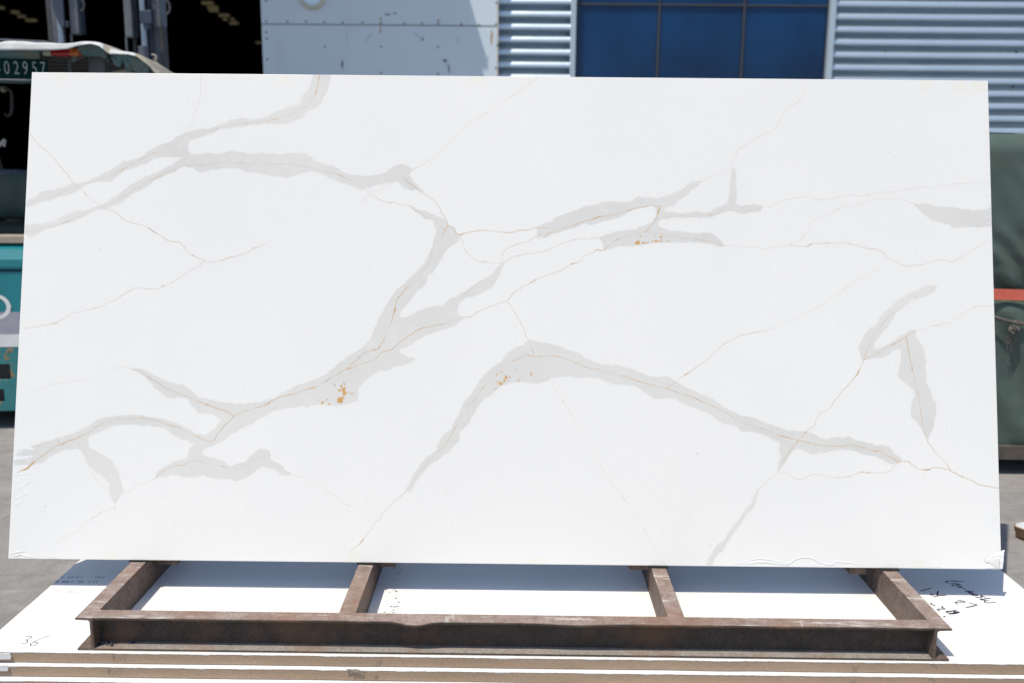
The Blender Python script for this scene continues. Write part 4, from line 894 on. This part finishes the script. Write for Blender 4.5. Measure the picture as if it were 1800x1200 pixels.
for x in (-.32, .28):
    mb = MB(); mb.box((x-.05, 2.35, .06), (x+.05, 3.35, .095)); mb.box((x-.05, 2.30, .06), (x+.05, 2.35, .60)); mb.build('fork', M['dkgrey'], fk, .004)
for (x, y, r) in ((-.50, .45, .27), (.50, .45, .27), (-.50, 1.95, .34), (.50, 1.95, .34)):
    mb = MB(); mb.tube([(x-.10, y, r), (x-.085, y, r), (x+.085, y, r), (x+.10, y, r)], [r*.9, r, r, r*.9], 28); w_ = mb.build('wheel', M['tyre'], fk)
    mb = MB(); mb.tube([(x-.104, y, r), (x+.104, y, r)], r*.5, 20); mb.build('rim', M['dkgrey'], w_)

# ------------------------------------------------------------ tarpaulin covered load on a pallet, right
LY = 4.34
zp0, zp1 = ony(1780, 803, LY).z, ony(1780, 776, LY).z
ztop = ony(1775, 231, LY).z; xl, xr = 2.12, 3.75; yb2 = LY+1.25
zs_a, zs_b = ony(1775, 526, LY).z, ony(1775, 507, LY).z; zst = (zs_a+zs_b)/2
load = thing('covered_load', 'pallet load wrapped in a dirty green tarpaulin, tied with rope and red strap', 'load', (2.9, LY+.6, 0))
LO = load.location
def tarpz(s, v):
    """s: 0..1 round the four sides, v: 0 bottom .. 1 top"""
    per = [(xl, LY), (xr, LY), (xr, yb2), (xl, yb2), (xl, LY)]; i = min(3, int(s*4)); t = s*4-i
    a, b = Vector((*per[i], 0)), Vector((*per[i+1], 0)); p = a.lerp(b, t); d = (b-a).normalized(); n_ = Vector((d.y, -d.x, 0))
    e = min(t, 1-t)*(b-a).length; z = zp1-.012 + (ztop-zp1)*v
    k = min(1, e/.12); p += -n_*.05*(1-k)**2 + d*(.05*(1-k)**2 if t < .5 else -.05*(1-k)**2)
    ss = s*26
    # folds gather at the strap and hang below it
    dz = z-zst; fold = .0
    below = max(0, -dz); above = max(0, dz)
    xx = s*5.76
    fold += .026*math.exp(-above/.22)*sin(2*pi*(xx*7.5 + above*6.0 + .35*fbm(xx*3, z*3)))*min(1, above/.05)
    fold += .014*sin(2*pi*(xx*5.5 - below*2.6 + .45*fbm(xx*1.5, z*1.5, 3)))*min(1, below/.08)
    fold += .014*fbm(xx*1.8, z*1.2, 6, 3) + .004*fbm(xx*7, z*5, 8, 4)
    cin = -.030*math.exp(-(dz/.05)**2)
    top = -.06*max(0, (v-.94)/.06)**2
    p += n_*(fold*(1-.6*max(0,(v-.9)/.1)) + cin + top + .02*(1-v))
    return Vector((p.x, p.y, z + .012*fbm(ss*.8, 4)*(v < .02) + .02*fbm(ss*.25, 7)*v)) - LO
mb = MB(); NU, NV = 420, 120
v, f = grid(NU, NV, tarpz); tn = len(v)
cap = [Vector((v[(NV-1)*NU+i])) for i in range(NU-1)]
f2 = []; rings = 6; vv = []
ctr = Vector((2.93, (LY+yb2)/2, ztop+.02)) - LO
for r in range(1, rings+1):
    for p in cap: q_ = p.lerp(ctr, r/rings*.98); q_.z = p.z*(1-r/rings) + (ctr.z+.03*fbm(q_.x*3, q_.y*3))*(r/rings); vv.append(q_)
m_ = len(cap); base = (NV-1)*NU
for i in range(m_):
    j = (i+1) % m_
    f2.append((base+i, base+j, tn+j, tn+i))
    for r in range(rings-1): f2.append((tn+r*m_+i, tn+r*m_+j, tn+(r+1)*m_+j, tn+(r+1)*m_+i))
mb.add(v+vv, f+f2+[tuple(tn+(rings-1)*m_+i for i in range(m_))]); mb.build('tarpaulin', M['tarp'], load, smooth=True)
# pallet: deck boards and blocks
for k in range(9):
    y0 = LY-.03+k*.146; mb = MB(); mb.box(Vector((xl-.02, y0, zp0+.01))-LO, Vector((xr+.02, y0+.12, zp1-.014))-LO); mb.build('pallet_board', M['wood'], load, .004)
mb = MB(); mb.box(Vector((xl-.02, LY-.045, zp0))-LO, Vector((xr+.02, LY-.032, zp1-.008))-LO); mb.build('pallet_edge_board', M['wood'], load, .002)
for x in (xl+.2, (xl+xr)/2, xr-.2):
    for y in (LY+.12, LY+.6, LY+1.1):
        mb = MB(); mb.box(Vector((x-.06, y, 0.001))-LO, Vector((x+.06, y+.12, zp0+.009))-LO); mb.build('pallet_block', M['wood'], load)
# red strap round the load
mb = MB(); per = [(xl-.02, LY-.022), (xr+.02, LY-.022), (xr+.02, yb2+.022), (xl-.02, yb2+.022)]
sv = []
for i in range(4):
    a, b = Vector((*per[i], 0)), Vector((*per[(i+1)%4], 0))
    for k in range(24):
        p = a.lerp(b, k/24); wob = .004*fbm(k*.3, i)
        for zz in (zs_a, zs_b): sv.append(Vector((p.x, p.y, zz+wob))-LO)
n = len(sv)//2; mb.add(sv, [(2*k, 2*((k+1)%n), 2*((k+1)%n)+1, 2*k+1) for k in range(n)])
o = mb.build('red_strap', M['strap'], load); s2 = o.modifiers.new('solid', 'SOLIDIFY'); s2.thickness = .003
# rope with a frayed knot
yr = LY-.040
def Rp(px, py, dy=0): return ony(px, py, yr+dy) - LO
mb = MB(); mb.tube([Rp(1700,548), Rp(1748,557), Rp(1765,562), Rp(1785,567), Rp(1805,571), Rp(1850,578), Rp(1950,582)], .007, 8)
mb.tube([Rp(1700,546,.012), Rp(1748,560,.01), Rp(1772,566,.0), Rp(1790,564,.0), Rp(1810,573,.0)], .005, 8); mb.build('rope', M['rope'], load)
mb = MB()
for i in range(5):
    a0 = random.random()*6; cxk, cyk = 1783+random.uniform(-3,3), 578+random.uniform(-3,3); r = random.uniform(4, 8)
    mb.tube([Rp(cxk+r*cos(a0+k*.5), cyk+r*.9*sin(a0+k*.5), -.006+.006*sin(k+i)) for k in range(12)], .005, 6)
for i in range(12):
    x0, y0 = 1776+random.uniform(-5,10), 586+random.uniform(-2,4); dx_ = random.uniform(-8, 8); L_ = random.uniform(12, 34)
    mb.tube([Rp(x0+dx_*t+3*sin(t*6+i), y0+L_*t, -.004+.01*t) for t in (0,.25,.5,.75,1)], .0018, 5)
mb.build('rope_knot', M['rope'], load)

# ------------------------------------------------------------ torn white carton on the yard
bc = onz(1806, 962, 0); ct = thing('torn_carton', 'small torn white carton with brown inside lying on the concrete', 'carton', (bc.x+.118, bc.y+.02, 0), radians(24))
def panel(P, name):
    mb = MB(); n = len(P); P = [Vector(p) for p in P]; nn = (P[1]-P[0]).cross(P[2]-P[0]).normalized()*.0025
    mb.add([p+nn for p in P], [tuple(range(n))], 0); mb.add([p-nn for p in P], [tuple(range(n-1,-1,-1))], 1)
    mb.add([*[p+nn for p in P], *[p-nn for p in P]], [(i,(i+1)%n,n+(i+1)%n,n+i) for i in range(n)], 1)
    return mb.build(name, [M['card_white'], M['card_brown']], ct)
panel([(-.06,-.05,.006),(.14,-.05,.006),(.14,.12,.006),(-.06,.12,.006)], 'carton_base')
panel([(-.06,-.05,.006),(-.06,.12,.006),(-.085,.12,.055),(-.09,-.04,.06)], 'carton_side')
panel([(-.06,-.05,.006),(-.08,-.10,.035),(.13,-.09,.05),(.14,-.05,.006)], 'carton_flap')
panel([(.14,-.05,.006),(.155,-.05,.07),(.15,.12,.06),(.14,.12,.006)], 'carton_side')
panel([(-.06,.12,.006),(.14,.12,.006),(.14,.13,.06),(-.06,.135,.055)], 'carton_side')
bpy.context.view_layer.update()
